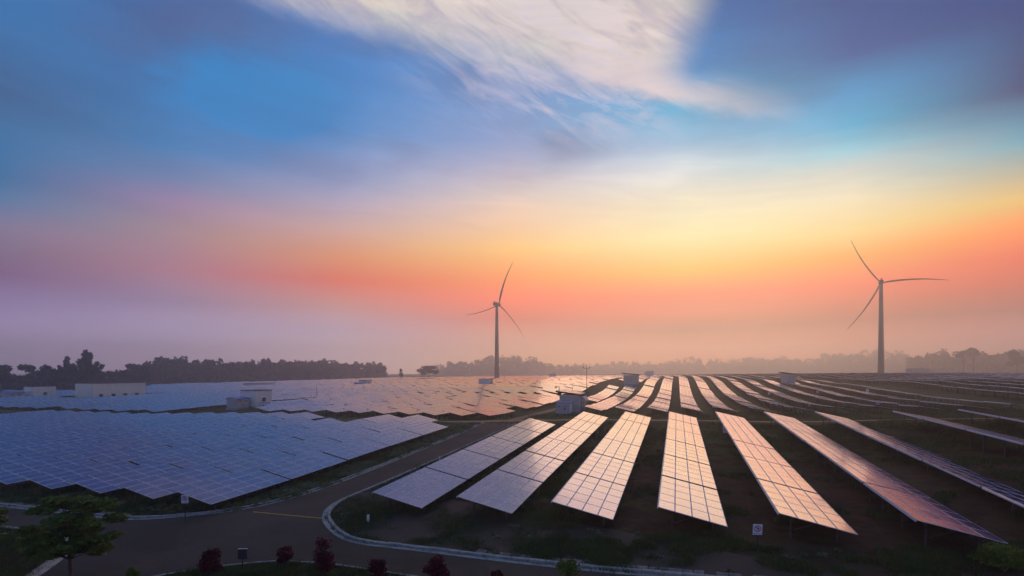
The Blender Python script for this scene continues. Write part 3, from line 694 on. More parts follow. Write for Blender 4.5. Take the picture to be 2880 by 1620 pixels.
# ------------------------------------------------------------------ wind turbines
def turbine(X, Y, hub_z, R, phases, label, alpha=rad(32)):
    zb = G(X, Y); H = hub_z-zb
    root = tag(empty('wind_turbine', (X, Y, zb)), label, 'wind turbine', 'wind turbines')
    c = MB(); zs = np.linspace(-1, H-1.5, 9); c.tube([(0, 0, z) for z in zs], [2.35-1.05*(z+1)/H for z in zs], 28)
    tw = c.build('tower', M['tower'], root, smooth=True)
    c = MB()
    for z in (H*.27, H*.56, H*.82): c.tube([(0, 0, z-.12), (0, 0, z+.12)], [2.42-1.05*z/H]*2, 28, cap=False)
    c.build('flange', M['tower'], tw, smooth=True)
    ax = Vector((math.sin(alpha), math.cos(alpha), 0)); pl = Vector((math.cos(alpha), -math.sin(alpha), 0)); up = Vector((0, 0, 1))
    B = Matrix((pl, ax, up)).transposed().to_4x4()                    # local x in rotor plane, y along the axis, z up
    c = MB(); M4 = Matrix.Translation((0, 0, H))@B
    prof = [(-5.2, 1.15), (-4.6, 1.6), (-2, 1.9), (.6, 1.9), (2.0, 1.55), (2.4, 1.2)]
    v, f, n_ = [], [], 16
    for y, r0 in prof:
        for k in range(n_):
            a = 2*math.pi*k/n_; cx, cz = math.cos(a), math.sin(a)
            e = 4.; q = (abs(cx)**e+abs(cz)**e)**(-1/e); v.append(M4@Vector((cx*q*r0*.92, y, cz*q*r0)))
    for k in range(len(prof)-1):
        for j in range(n_): f.append((k*n_+j, k*n_+(j+1) % n_, (k+1)*n_+(j+1) % n_, (k+1)*n_+j))
    f += [tuple(range(n_))[::-1], tuple((len(prof)-1)*n_+j for j in range(n_))]
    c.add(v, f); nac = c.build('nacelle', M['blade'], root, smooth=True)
    c = MB(); c.box(-.5, .5, -4.6, -3.4, 1.85, 2.5, M=M4); c.bar(M4@Vector((.4, -4.4, 1.8)), M4@Vector((.4, -4.4, 3.6)), .08); c.build('wind_vane', M['dark'], nac)
    hc = Vector((0, 0, H))+ax*3.9
    c = MB(); c.tube([Vector((0, 0, H))+ax*y for y in (2.3, 2.8, 3.9, 5.0, 5.7, 6.05)], [1.25, 1.7, 1.8, 1.45, .8, .15], 18)
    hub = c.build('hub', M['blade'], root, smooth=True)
    for ph in phases:
        a = rad(ph); e = pl*math.cos(a)+up*math.sin(a); tg = pl*math.sin(a)-up*math.cos(a)   # tg: clockwise seen from the camera
        v, f = [], []; ns, nc = 22, 10
        for k in range(ns):
            u = k/(ns-1); r0 = 1.2+(R-1.2)*u
            ch = (1.05 if u < .03 else np.interp(u, [.03,.10,.2,.45,.75,.95,1.], [1.05,1.9,2.15,1.45,.82,.38,.08]))
            th = np.interp(u, [0,.05,.2,.5,1], [1.0,.8,.28,.2,.14])*ch if u > .03 else 1.05
            sw = (.055*u*u-.025*math.sin(math.pi*u))*R
            cone = .05*u*u*R
            tw_ = rad(np.interp(u, [0,.2,.6,1], [62,52,40,36]))
            cen = hc+e*r0+tg*sw+ax*cone
            cd = tg*math.cos(tw_)+ax*math.sin(tw_); td = ax*math.cos(tw_)-tg*math.sin(tw_)
            for j in range(nc):
                b_ = 2*math.pi*j/nc; xx = math.cos(b_); zz = math.sin(b_)*(1-.55*(xx > 0)*xx if u > .06 else 1)
                v.append(cen+cd*(xx*ch/2-.12*ch)+td*(zz*th/2))
        for k in range(ns-1):
            for j in range(nc): f.append((k*nc+j, k*nc+(j+1) % nc, (k+1)*nc+(j+1) % nc, (k+1)*nc+j))
        f += [tuple(range(nc))[::-1], tuple((ns-1)*nc+j for j in range(nc))]
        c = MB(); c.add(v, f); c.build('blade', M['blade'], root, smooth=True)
    return root
turbine(-14.8, 508, 66.5+ZC, 44, (73, 193, 313), 'farther wind turbine standing left of the weather mast')
turbine(304, 430, 74.5+ZC, 45, (1, 121, 241), 'nearer wind turbine at the right with one level blade')

# ------------------------------------------------------------------ houses (axes: x = across rows, y = along rows)
def local(s_, t_, dz=0.): X, Y = ST(s_, t_); return (X, Y, GS(s_, t_)+dz)
def house(name, label, s0, s1, t0, t1, h, base, cat='building', wall='white_wall', side=True, fan=True, vents=0, group=None, roof='dark_roof', plinth=.45):
    """box house with plinth; base = world z of its floor"""
    X, Y = ST(s0, t0)
    r_ = tag(empty(name, (X, Y, base), -AZ), label, cat, group)
    L, Wd = s1-s0, t1-t0
    c = MB(); c.box(-.35, Wd+.35, -.35, L+.35, -2.2, plinth); c.build('plinth', M['concrete'], r_)
    c = MB(); c.box(0, Wd, 0, L, plinth, h); c.build('wall', M[wall], r_)
    c = MB(); c.box(-.15, Wd+.15, -.15, L+.15, h, h+.14); c.build('roof', M[roof], r_)
    c = MB()
    for yy in (-.03, L-.09): c.box(Wd-.09, Wd+.03, yy, yy+.12, plinth, h-.004)
    c.box(-.03, .09, -.03, .09, plinth, h-.004); c.build('corner_trim', M['white'], r_)
    if fan:
        yc, zc = L*.52, plinth+(h-plinth)*.42
        c = MB(); c.box(Wd, Wd+.30, yc-.42, yc+.42, zc-.42, zc+.42); fo = c.build('fan_housing', M['dark'], r_)
        c = MB(); c.tube([(Wd+.29, yc, zc), (Wd+.40, yc, zc)], [.34, .34], 16); c.build('fan_grille', M['steel'], fo)
        c = MB()
        for k in range(4):
            a = k*math.pi/2+.4; c.bar((Wd+.42, yc, zc), (Wd+.42, yc+.3*math.cos(a), zc+.3*math.sin(a)), .09, .03)
        c.build('fan_blade', M['white'], fo)
    for k in range(vents):
        yc = L*(.14+.225*k); c = MB(); c.box(Wd, Wd+.35, yc-.55, yc+.55, plinth, plinth+.95); vo = c.build('vent_box', M['dark'], r_)
        c = MB()
        for q in range(4): c.box(Wd+.35, Wd+.40, yc-.5, yc+.5, plinth+.1+.2*q, plinth+.2+.2*q)
        c.build('louvre', M['steel'], vo)
    return r_
def cabin(name, label, s0, s1, t0, t1, h, base, group=None, doors=True):
    X, Y = ST(s0, t0); r_ = tag(empty(name, (X, Y, base), -AZ), label, 'cabin', group); L, Wd = s1-s0, t1-t0
    c = MB(); c.box(-.2, Wd+.2, -.2, L+.2, -2., .3); c.build('plinth', M['concrete'], r_)
    c = MB(); c.box(0, Wd, 0, L, .3, h); c.add([(0, 0, h), (Wd, 0, h), (Wd/2, 0, h+.38)], [(0, 1, 2)]); c.add([(0, L, h), (Wd, L, h), (Wd/2, L, h+.38)], [(0, 2, 1)])
    c.build('wall', M['cabinet'], r_)
    c = MB(); e = .22
    for sgn in (-1, 1):
        xe = -e if sgn < 0 else Wd+e
        zl = h-.38*e/(Wd/2)
        c.add([(xe, -e, zl), (xe, L+e, zl), (Wd/2, L+e, h+.38), (Wd/2, -e, h+.38), (xe, -e, zl+.07), (xe, L+e, zl+.07), (Wd/2, L+e, h+.45), (Wd/2, -e, h+.45)], BOXF if sgn > 0 else [tuple(reversed(q)) for q in BOXF])
    c.build('roof', M['blue_roof'], r_)
    if doors:
        for k in range(2):
            y0 = L*(.08+.44*k); c = MB(); c.box(Wd, Wd+.03, y0, y0+L*.40, .42, h-.25); d_ = c.build('door', M['grey_wall'], r_)
            c = MB(); c.box(Wd+.03, Wd+.08, y0+L*(.34 if k == 0 else .03), y0+L*(.37 if k == 0 else .06), 1.1, 1.3); c.build('handle', M['dark'], d_)
            c = MB(); c.box(Wd+.03, Wd+.05, y0+L*.1, y0+L*.3, h-.75, h-.55); c.build('vent', M['dark'], d_)
    return r_
house('inverter_house', 'white house with fan beside blue-roofed cabin amid the left panels', 108.7, 114.5, -108.6, -104, 4.5, GS(110, -106)+.1)
cabin('transformer_cabin', 'small grey cabin with blue gable roof beside the fan house', 103.8, 107.8, -108.2, -105, 2.7, GS(106, -106)+.1)
house('inverter_house', 'white house with fan at the far left near the treeline', 119.2, 126.0, -211.6, -207, 4.5, GS(120, -208)+.1)
cabin('transformer_cabin', 'small cabin with blue roof at the left picture edge', 112.6, 117.4, -211.4, -208, 2.8, GS(115, -209)+.1)
house('equipment_hall', 'long white hall with four dark vents among left panels', 131.7, 151, -206.3, -197.4, 5.2, GS(135, -200)+.1, fan=False, vents=4)
house('inverter_house', 'small white house with fan far back before the left wood', 263, 269, -176.6, -172, 3.7, GS(264, -173)-.1)
cabin('transformer_cabin', 'small cabin left of the house before the left wood', 257.5, 261.5, -176, -173, 2.2, GS(260, -173))
house('inverter_house', 'small white house in front of the farther wind turbine', 252, 258, -97.6, -92, 3.8, GS(254, -94)-.1)
house('equipment_hall', 'faint pale hall low among the farthest left panels', 240, 256, -238, -230, 2.9, GS(245, -232)-.2, fan=False, vents=0)
house('inverter_house', 'tiny hazy house left of the weather mast top', 527, 534, -126, -120, 4.2, GS(528, -122), fan=False)
house('inverter_house', 'tiny hazy house right of the lane on the skyline', 413, 420, -23, -17, 4.2, GS(414, -18)+.4, fan=False)
house('inverter_house', 'low hazy house beside the base of the right wind turbine', 470, 480, 170, 182, 4.4, GS(470, 175)+.3, fan=False, wall='grey_wall')

def pv_roof(r_, Wd, L, h, ny=5, slope=.16, wall=None):
    """rack of panels standing on a flat roof, overhanging its edges"""
    rack = MB()
    for y in np.linspace(.3, L-.3, 4):
        rack.bar((.2, y, h), (.2, y, h+.75), .06); rack.bar((Wd-.2, y, h), (Wd-.2, y, h+.25), .06)
        rack.bar((-.7, y, h+.9), (Wd+.7, y, h+.1), .07)
    for y in (-.62, L+.62): rack.bar((-.72, y, h+.82), (Wd+.72, y, h+.02+.0), .07, .34)
    for x, zz in ((-.72, h+.80), (Wd+.72, h+.06)): rack.bar((x, -.6, zz), (x, L+.6, zz), .07, .34)
    ro = rack.build('panel_rack', M['dark'], r_)
    n_ = int((L+1.2)/1.68)
    for i in range(int((Wd+1.4)/1.012)):
        for j in range(n_):
            o = bpy.data.objects.new('solar_module', ME_MOD); o.parent = ro
            u = -.7+.5+i*1.012
            o.matrix_local = Matrix.Translation((u, -.6+.84+j*1.68, h+.98-(u+.7)*slope))@Matrix.Rotation(math.atan(slope), 4, 'Y'); COL.objects.link(o)
    return ro
def control_house(label, s0, s1, t0, t1, h, base, full=True):
    X, Y = ST(s0, t0); r_ = tag(empty('control_house', (X, Y, base), -AZ), label, 'building'); L, Wd = s1-s0, t1-t0
    c = MB(); c.box(-.1, Wd+.1, -.1, L+.1, -1.6, .35); c.build('plinth', M['concrete'], r_)
    c = MB(); c.box(0, Wd, 0, L, .35, h); wl = c.build('wall', M['grey_wall'], r_)
    c = MB(); c.box(-.28, Wd+.28, -.28, L+.28, h, h+.22); c.build('eave', M['white_wall'], r_)
    pv_roof(r_, Wd, L, h+.22)
    if full:
        for y in (1.2, 3.6, 7.6):
            c = MB(); c.box(Wd, Wd+.04, y, y+.95, .45, 2.55); d_ = c.build('door', M['dark'], r_)
            c = MB(); c.box(Wd+.04, Wd+.07, y-.09, y, .4, 2.62); c.box(Wd+.04, Wd+.07, y+.95, y+1.04, .4, 2.62); c.box(Wd+.04, Wd+.07, y, y+.95, 2.553, 2.62); c.build('door_frame', M['white_wall'], d_)
        c = MB(); c.box(Wd-.1, Wd+.06, -.06, .1, .35, h-.004); c.build('corner_trim', M['white'], r_)
        for k in range(4):                         # curved white awning ribs
            y = 1.0+1.15*k; pts = [(Wd+1.15*math.sin(a), y, h-1.15+1.15*math.cos(a)) for a in np.linspace(0, 1.45, 9)]
            c = MB()
            for q in range(8):
                p0, p1 = Vector(pts[q]), Vector(pts[q+1]); dyy = Vector((0, .32, 0)); c.add([p0-dyy, p0+dyy, p1+dyy, p1-dyy, p0-dyy-Vector((.03, 0, .03)), p0+dyy-Vector((.03, 0, .03)), p1+dyy-Vector((.03, 0, .03)), p1-dyy-Vector((.03, 0, .03))], BOXF)
            c.build('awning_rib', M['white'], r_)
        c = MB(); c.bar((-.1, .0, h+.2), (-.1, .0, h+2.15), .12); c.bar((-.1, 0, h+2.1), (-.65, 0, h+2.1), .1); cp = c.build('camera_pole', M['dark'], r_)
        c = MB(); c.tube([(-.55, -.25, h+1.98), (-.75, -.3, h+1.94), (-.95, -.35, h+1.9)], [.16, .2, .12], 10); c.build('camera', M['dark'], cp)
        c = MB(); c.box(-.45, .35, -.2, .5, h+.225, h+.75); c.build('junction_box', M['dark'], r_)
    return r_
zb = GS(112, -23)+.25
control_house('grey control house with panels on its roof beside the track', 112.2, 121.5, -24.5, -20.0, 3.75, zb)
def cabinet(label):
    s0, t0 = 107.2, -24.2; X, Y = ST(s0, t0); r_ = tag(empty('transformer_cabinet', (X, Y, zb-.05), -AZ), label, 'cabinet'); Wd, L, h = 2.9, 3.0, 2.75
    c = MB(); c.box(.5, Wd-.5, .3, L-.3, -1.2, .36); c.build('plinth', M['concrete'], r_)
    c = MB(); c.box(0, Wd, 0, L, .36, h); c.build('wall', M['cabinet'], r_)
    c = MB(); c.add([(-.2, -.2, h), (Wd+.2, -.2, h), (Wd+.2, L+.2, h), (-.2, L+.2, h), (-.15, -.15, h+.18), (Wd+.15, -.15, h+.18), (Wd+.15, L+.15, h+.3), (-.15, L+.15, h+.3)], BOXF); ro = c.build('roof', M['cabinet'], r_)
    c = MB(); c.add([(.9, .35, h+.24), (Wd-.1, .35, h+.24), (Wd-.1, L-.2, h+.36), (.9, L-.2, h+.36), (.9, .35, h+.27), (Wd-.1, .35, h+.27), (Wd-.1, L-.2, h+.39), (.9, L-.2, h+.39)], BOXF); c.build('roof_panel', M['blue_roof'], ro)
    for k in range(2):
        c = MB(); c.box(.12+1.35*k, 1.42+1.35*k, -.04, 0, .5, h-.2); d_ = c.build('door', M['cabinet'], r_)
        c = MB(); c.box(.55+1.35*k, .85+1.35*k, -.06, -.04, 1.75, 1.95); c.build('vent', M['dark'], d_)
    c = MB(); c.box(1.75, 2.1, -.065, -.041, 1.2, 1.5); c.build('warning_plate', mat('green_plate', (.02, .16, .10), .5), r_)
    c = MB(); c.box(Wd, Wd+.05, .3, 2.6, .6, h-.3); c.build('side_panel', M['white_wall'], r_)
    return r_
cabinet('blue-grey metal cabinet with blue roof panel before the control house')
control_house('hazy house with roof panels at the end of the lane', 225, 230.5, -21.5, -15.5, 4.0, GS(226, -18)+.3, full=False)
control_house('hazy house with roof panels rising above the right rows', 233, 239, 41, 45.5, 3.5, GS(235, 43)-.1, full=False)

# ------------------------------------------------------------------ masts
def mast(name, label, s_, t_, h, r0=.06, cross=False):
    loc = local(s_, t_); o = tag(empty(name, loc), label, 'mast')
    c = MB(); c.tube([(0, 0, -.3), (0, 0, h*.55), (0, 0, h)], [r0, r0*.8, r0*.45], 8); c.build('pole', M['steel'], o)
    c = MB(); c.box(-.3, .3, -.3, .3, -.4, .12); c.build('footing', M['concrete'], o)
    if cross:
        z = h-1.2
        c = MB(); c.bar((-.75, 0, z), (.75, 0, z), .07); a_ = c.build('cross_arm', M['steel'], o)
        c = MB(); c.bar((-.7, 0, z), (-.7, 0, z+.28), .05); c.box(-1.0, -.82, -.06, .06, z+.1, z+.45); c.build('wind_vane', M['dark'], a_)
        c = MB(); c.bar((.7, 0, z), (.7, 0, z+.3), .05)
        for k in range(3): c.tube([(.7+.2*math.cos(k*2.1), .2*math.sin(k*2.1), z+.22), (.7+.2*math.cos(k*2.1), .2*math.sin(k*2.1), z+.42)], [.09, .05], 8)
        c.build('anemometer', M['dark'], a_)
        c = MB(); c.box(-.14, .14, -.12, -.02, 1.6, 2.1); c.build('control_box', M['white'], o)
    return o
mast('weather_mast', 'tall weather mast with cross arm behind the control house', 137, -22.6, 11.6, .10, True)
mast('lightning_rod', 'thin lightning rod rising behind the control house roof', 128, -24.6, 6.8, .06)
mast('lightning_rod', 'slender lightning rod at the right end of the left lane', 137, -107.2, 5.6, .07)
mast('lightning_rod', 'thin rod right of the small house under the farther turbine', 259, -86, 5.5, .08)

# ------------------------------------------------------------------ small boxes under the far right rows
BOXES = [(2007, 1145, 'first white combiner box right of the track crossing'), (2163, 1108, 'small box high up between far right rows'), (2183, 1139, 'white combiner box under the third far right row'), (2275, 1142, 'white combiner box under the fourth far right row'),
         (2299, 1103, 'small pale box in the middle far right rows'), (2440, 1099, 'small pale box near the farthest right row'), (2469, 1137, 'pale combiner box near the row above the crossing track'), (2041, 1220, 'pale box under the fifth row right of the road')]
def unp(x, y):
    T = (x-1440)/1468; k = (y-1048)/1468; Y = 60.
    for _ in range(60): Y += .5*((ZC-G(T*Y, Y))/k-Y)
    return T*Y, Y
for x, y, lab in BOXES:
    X, Y = unp(x, y+7); z = G(X, Y); r_ = tag(empty('combiner_box', (X, Y, z), -AZ), lab, 'box', 'combiner boxes')
    c = MB(); c.box(-.3, .3, -.2, .2, .45, 1.35); bd = c.build('body', M['white'], r_)
    c = MB(); c.box(-.26, .26, -.225, -.2, .5, 1.3); c.build('door', M['sign_white'], bd)
    for sx in (-1, 1):
        c = MB(); c.bar((sx*.22, 0, -.2), (sx*.22, 0, .45), .05); c.build('leg', M['steel'], r_)
def marker(X, Y, h, lab):
    r_ = tag(empty('marker_post', (X, Y, G(X, Y))), lab, 'post', 'white marker posts')
    c = MB(); c.box(-.075, .075, -.075, .075, -.2, h); c.build('post', M['white_wall'], r_)
    c = MB(); c.add([(-.075, -.075, h), (.075, -.075, h), (.075, .075, h), (-.075, .075, h), (0, 0, h+.05)], [(0, 1, 4), (1, 2, 4), (2, 3, 4), (3, 0, 4)]); c.build('cap', M['white'], r_)
marker(-9.98, 36.2, .55, 'short white marker post on the grass inside the road bend')
marker(-7.9, 57.0, .5, 'tiny white marker post by the kerb halfway up the road')

# ------------------------------------------------------------------ signs
def sign(X, Y, zc, wd, label, rz, tilt=0.):
    z = G(X, Y); r_ = tag(empty('warning_sign', (X, Y, z), rz), label, 'sign', 'no climbing signs'); h = zc-z; e = wd/2
    c = MB(); c.bar((0, .05, -.2), (0, .05, h+e*.6), .05); c.build('post', M['dark'], r_)
    R4 = Matrix.Translation((0, 0, h))@Matrix.Rotation(tilt, 4, 'Y')
    c = MB(); c.box(-e, e, 0, .02, -e*1.08, e*1.08, M=R4); pl_ = c.build('plate', M['sign_white'], r_)
    zr = e*.17; ro, ri = e*.77, e*.62
    def ring(y, a, b_, n_=36):
        v = []; f = []
        for k in range(n_):
            an = 2*math.pi*k/n_
            for rr in (a, b_): v.append(R4@Vector((rr*math.cos(an), y, zr+rr*.86*math.sin(an))))
        for k in range(n_): j = (k+1) % n_; f.append((2*k, 2*k+1, 2*j+1, 2*j))
        return v, f
    c = MB(); v, f = ring(-.006, ri, ro); c.add(v, f); c.build('red_ring', M['sign_red'], pl_)
    c = MB(); p0, p1 = Vector((-ri*.74, -.010, zr+ri*.6)), Vector((ri*.74, -.010, zr-ri*.6)); d_ = (p1-p0).normalized(); n_ = Vector((-d_.z, 0, d_.x))*e*.07
    c.add([R4@q for q in (p0-n_, p1-n_, p1+n_, p0+n_)], [(0, 1, 2, 3)]); c.build('red_slash', M['sign_red'], pl_)
    # climbing figure and step
    def blk(pts): return [R4@Vector((x*e, -.008, zr+y*e)) for x, y in pts]
    c = MB()
    for pts in ([(-.12,.22),(.10,.26),(.22,-.10),(.02,-.14)], [(.08,.24),(.40,.14),(.44,-.02),(.34,.00),(.30,.08),(.10,.12)], [(.02,-.12),(.18,-.10),(.04,-.40),(-.08,-.40)], [(.10,-.10),(.22,-.08),(.40,-.34),(.30,-.40)], [(-.38,.10),(-.33,.10),(-.33,-.34),(-.38,-.34)], [(-.38,-.34),(-.12,-.34),(-.12,-.39),(-.38,-.39)]):
        c.add(blk(pts), [tuple(range(len(pts)))])
    hd = [(.02+.11*math.cos(a), .37+.10*math.sin(a)) for a in np.linspace(0, 2*math.pi, 12, endpoint=False)]; c.add(blk(hd), [tuple(range(12))])
    c.build('climbing_figure', M['sign_black'], pl_)
    c = MB()                                                # two short lines of illegible print
    xs = -e*.82
    while xs < e*.78:
        wl = random.uniform(.05, .13)*e; zz = -e*.80+random.uniform(-.01, .01)*e
        c.add([R4@Vector(q) for q in ((xs, -.006, zz-.05*e), (xs+wl, -.006, zz-.05*e), (xs+wl, -.006, zz+.05*e), (xs, -.006, zz+.05*e))], [(0, 1, 2, 3)]); xs += wl+.04*e
    c.build('print', M['sign_blue'], pl_)
    return r_
sign(13.65, 29.0, ZC-8.72, .54, 'white no-climbing sign below the fifth row right of the road', rad(4), rad(3))
sign(-23.2, 37.0, ZC-8.97, .54, 'white no-climbing sign at the corner of the left panels', rad(-6), rad(-4))
def back_sign():
    X, Y = -14.55, 28.2; z = G(X, Y)+.15; r_ = tag(empty('road_sign', (X, Y, z), rad(3)), 'dark square sign seen from behind between the red bushes', 'sign')
    c = MB(); c.bar((0, 0, -.1), (0, 0, 1.0), .05); c.build('post', M['dark'], r_)
    c = MB(); c.box(-.25, .25, -.02, .0, .45, 1.0); pl_ = c.build('plate', M['dark'], r_)
    c = MB(); c.box(-.25, .25, -.03, .03, 1.0, 1.018); c.build('rim', M['white'], pl_)
back_sign()

# ------------------------------------------------------------------ vegetation
def leaf_quads(P, size, flat=.5, seed=0, elong=1.6, N=None):
    """one small bent leaf (two triangles as a quad) at each point"""
    r_ = np.random.default_rng(seed); n_ = len(P)
    a = r_.normal(0, 1, (n_, 3)); a[:, 2] *= flat; a /= np.linalg.norm(a, axis=1)[:, None]+1e-9
    b_ = r_.normal(0, 1, (n_, 3)); b_ -= a*(a*b_).sum(1)[:, None]; b_ /= np.linalg.norm(b_, axis=1)[:, None]+1e-9
    sz = (np.asarray(size)*(.6+.8*r_.random(n_)))[:, None]
    V = np.stack([P-a*sz*elong*.5, P+b_*sz*.45, P+a*sz*elong*.5, P-b_*sz*.45], 1).reshape(-1, 3)
    F_ = np.arange(n_*4).reshape(-1, 4); return V, F_
def crown_points(n_, lobes, seed):
    r_ = np.random.default_rng(seed); out_ = []
    wts = np.array([l[3]*l[4]*l[5] for l in lobes])**.7; wts /= wts.sum()
    for l, wg in zip(lobes, wts):
        k = max(4, int(n_*wg)); d = r_.normal(0, 1, (k, 3)); d /= np.linalg.norm(d, axis=1)[:, None]
        rr = (.45+.55*r_.random(k)**.5)*(1+.16*r_.normal(0, 1, k))
        out_.append(np.array(l[:3])+d*rr[:, None]*np.array(l[3:6]))
    return np.vstack(out_)
def limbs(c, base, tips, r0):
    for tp in tips:
        p0, p1 = Vector(base), Vector(tp); mid = (p0+p1)/2+Vector((random.uniform(-.1, .1), random.uniform(-.1, .1), .12))*(p1-p0).length*.5
        c.tube([p0, mid, p1], [r0, r0*.65, r0*.2], 6)
def far_tree(name, label, X, Y, h, wd, kind='round', seed=0, group=None, n_=420):
    z = G(X, Y); r_ = tag(empty(name, (X, Y, z)), label, 'tree', group); q = np.random.default_rng(seed)
    c = MB(); c.tube([(0, 0, -.5), (0, 0, h*.4), (0, 0, h*.8)], [h*.022, h*.016, h*.006], 7)
    lobes = []
    if kind == 'bamboo':
        for k in range(11):
            a = q.uniform(-1, 1); lean = a*wd*.52; top = h*(1-.38*abs(a)**1.3)*q.uniform(.88, 1.02)
            yy = q.uniform(-.3, .3)*wd
            for u in np.linspace(.22, 1, 9): lobes.append((lean*u**1.5, yy*u, top*u, wd*.085*(1.15-.55*u), wd*.085, h*.06))
            c.tube([(0, 0, 0), (lean*.35, yy*.5, top*.5), (lean, yy, top)], [.12, .1, .04], 5)
        lobes.append((0, 0, h*.22, wd*.45, wd*.4, h*.2))
    elif kind == 'umbrella':
        for k in range(6): lobes.append((q.uniform(-.4, .4)*wd, q.uniform(-.3, .3)*wd, h*q.uniform(.8, .93), wd*.22, wd*.2, h*.09))
    else:
        for k in range(9):
            u = q.random(); lobes.append((q.uniform(-.36, .36)*wd*(1.1-.5*u), q.uniform(-.36, .36)*wd, h*(.38+.52*u), wd*q.uniform(.17, .27), wd*.22, h*q.uniform(.09, .15)))
    limbs(c, (0, 0, h*.4), [l[:3] for l in lobes[:7]], h*.010)
    c.build('trunk', M['bark'], r_)
    P = crown_points(int(n_*1.6), lobes, seed+1); V, F_ = leaf_quads(P, h*.055+.2, .8, seed+2, 1.5)
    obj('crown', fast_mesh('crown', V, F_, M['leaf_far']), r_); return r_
def PX(x, Y): return (x-1440)/1468*Y
T_ = far_tree
T_('bamboo_clump', 'narrow bamboo clump, left one of the two tall clumps', PX(186, 262), 262, 18.2, 8.6, 'bamboo', 3, n_=1500)
T_('bamboo_clump', 'wide bamboo clump, right one of the two tall clumps', PX(238, 262), 262, 19.6, 12.5, 'bamboo', 4, n_=2100)
T_('broadleaf_tree', 'dark round tree cut by the left picture edge', PX(5, 232), 232, 14.0, 9.0, 'round', 5, n_=900)
T_('broadleaf_tree', 'lone umbrella-shaped tree left of the bamboo clumps', PX(82, 262), 262, 13.6, 6.6, 'umbrella', 6, n_=600)
T_('broadleaf_tree', 'bushy tree between umbrella tree and bamboo', PX(130, 258), 258, 14.0, 9., 'round', 7, n_=800)
T_('broadleaf_tree', 'low spreading tree left end of the long wood', PX(388, 330), 330, 15.0, 12., 'umbrella', 8, n_=800)
T_('broadleaf_tree', 'isolated rounded tree clump left of the farther turbine', PX(1205, 560), 560, 15.0, 22., 'round', 9, n_=1200)
T_('cypress_tree', 'small slim tree standing alone in the haze left of centre', PX(1128, 560), 560, 12.0, 4., 'round', 10, n_=400)
T_('umbrella_tree', 'flat-topped tree above the right hazy wood', PX(2738, 756), 756, 36.5, 16.2, 'umbrella', 11, n_=600)
T_('umbrella_tree', 'smaller flat-topped tree above the right hazy wood', PX(2710, 756), 756, 32.4, 16.2, 'umbrella', 12, n_=500)
T_('broadleaf_tree', 'slim hazy tree at the right picture edge', PX(2860, 729), 729, 33.8, 18.9, 'round', 14, n_=700)
# woods that read as one mass
def wood(name, label, line, seed, hj=.16, gap=3.2, leaf=1.5, n_=150, depth=18., low=.25, far=1.):
    line = [(a, b*far, c*far) for a, b, c in line]; n_ = int(n_*1.9); gap *= far; leaf *= far**.6
    """line: list of (pixel-bearing x, distance, height)"""
    q = np.random.default_rng(seed); Vs, Fs, k = [], [], 0
    xs = np.array([p[0] for p in line], float); ys = [p[1] for p in line]; hs = [p[2] for p in line]
    x = xs[0]
    while x < xs[-1]:
        Y = np.interp(x, xs, ys); h0 = np.interp(x, xs, hs)
        for layer in range(2):
            Yt = Y+q.uniform(0, depth)+layer*depth*.5; X = PX(x, Yt)+q.normal(0, 1.5); h = h0*(1+q.normal(0, hj))*(1 if layer else q.uniform(.75, 1.0)); wd = q.uniform(.28, .48)*h
            lobes = []
            for j in range(7):
                u = q.random()**.7; lobes.append((q.uniform(-.4, .4)*wd, q.uniform(-.4, .4)*wd, h*(low+(.93-low)*u), wd*q.uniform(.28, .42), wd*.34, h*q.uniform(.09, .15)))
            lobes.append((0, 0, h*.25, wd*.75, wd*.6, h*.25))
            P = crown_points(n_, lobes, int(q.integers(1e9))); V, F_ = leaf_quads(P, leaf*(h/14)**.5, .8, int(q.integers(1e9)), 1.5)
            Vs.append(V+np.array((X, Yt, G(X, Yt)))); Fs.append(F_+k); k += len(V)
            tr = MB(); tr.tube([(X, Yt, G(X, Yt)-.5), (X, Yt, G(X, Yt)+h*.7)], [.2, .08], 4, cap=False)
            v = np.array([tuple(p) for p in tr.v]); Vs.append(v); Fs.append(np.array(tr.f)+k); k += len(v)
        x += gap*1468/Y*q.uniform(.6, 1.4)
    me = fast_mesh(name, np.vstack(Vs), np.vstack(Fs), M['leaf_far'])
    return tag(obj(name, me), label, 'wood', kind='stuff')
wood('wood', 'low dark scrub wood behind the left panels', [(-60,236,8),(60,250,8),(100,262,9),(300,285,11),(400,330,12)], 31, n_=150, gap=2.6, low=.15)
wood('wood', 'long dense wood with even crown line behind the left field', [(405,385,15),(430,395,19.5),(520,410,19.5),(620,440,18.5),(700,470,18),(800,520,19),(900,590,20),(960,640,20),(1080,690,19)], 32, hj=.09, n_=170, gap=2.9)
wood('wood', 'hazy wood around the base of the farther turbine', [(1230,800,16),(1330,760,22),(1400,740,26),(1500,760,22),(1560,860,16),(1640,900,15)], 33, n_=110, gap=4.2, far=1.9)
wood('wood', 'faint low wood under the central glow', [(1640,1000,15),(1760,980,22),(1860,950,18),(1950,900,24),(2050,900,22),(2120,880,24),(2250,900,24),(2380,800,28),(2480,760,30),(2560,720,26)], 34, n_=90, gap=4.6, far=2.2)
wood('wood', 'hazy rounded wood at the right behind the crest', [(2560,600,17),(2620,570,20),(2700,560,21),(2800,560,20),(2890,545,23),(2960,540,24)], 35, n_=150, gap=3.4, far=1.75)

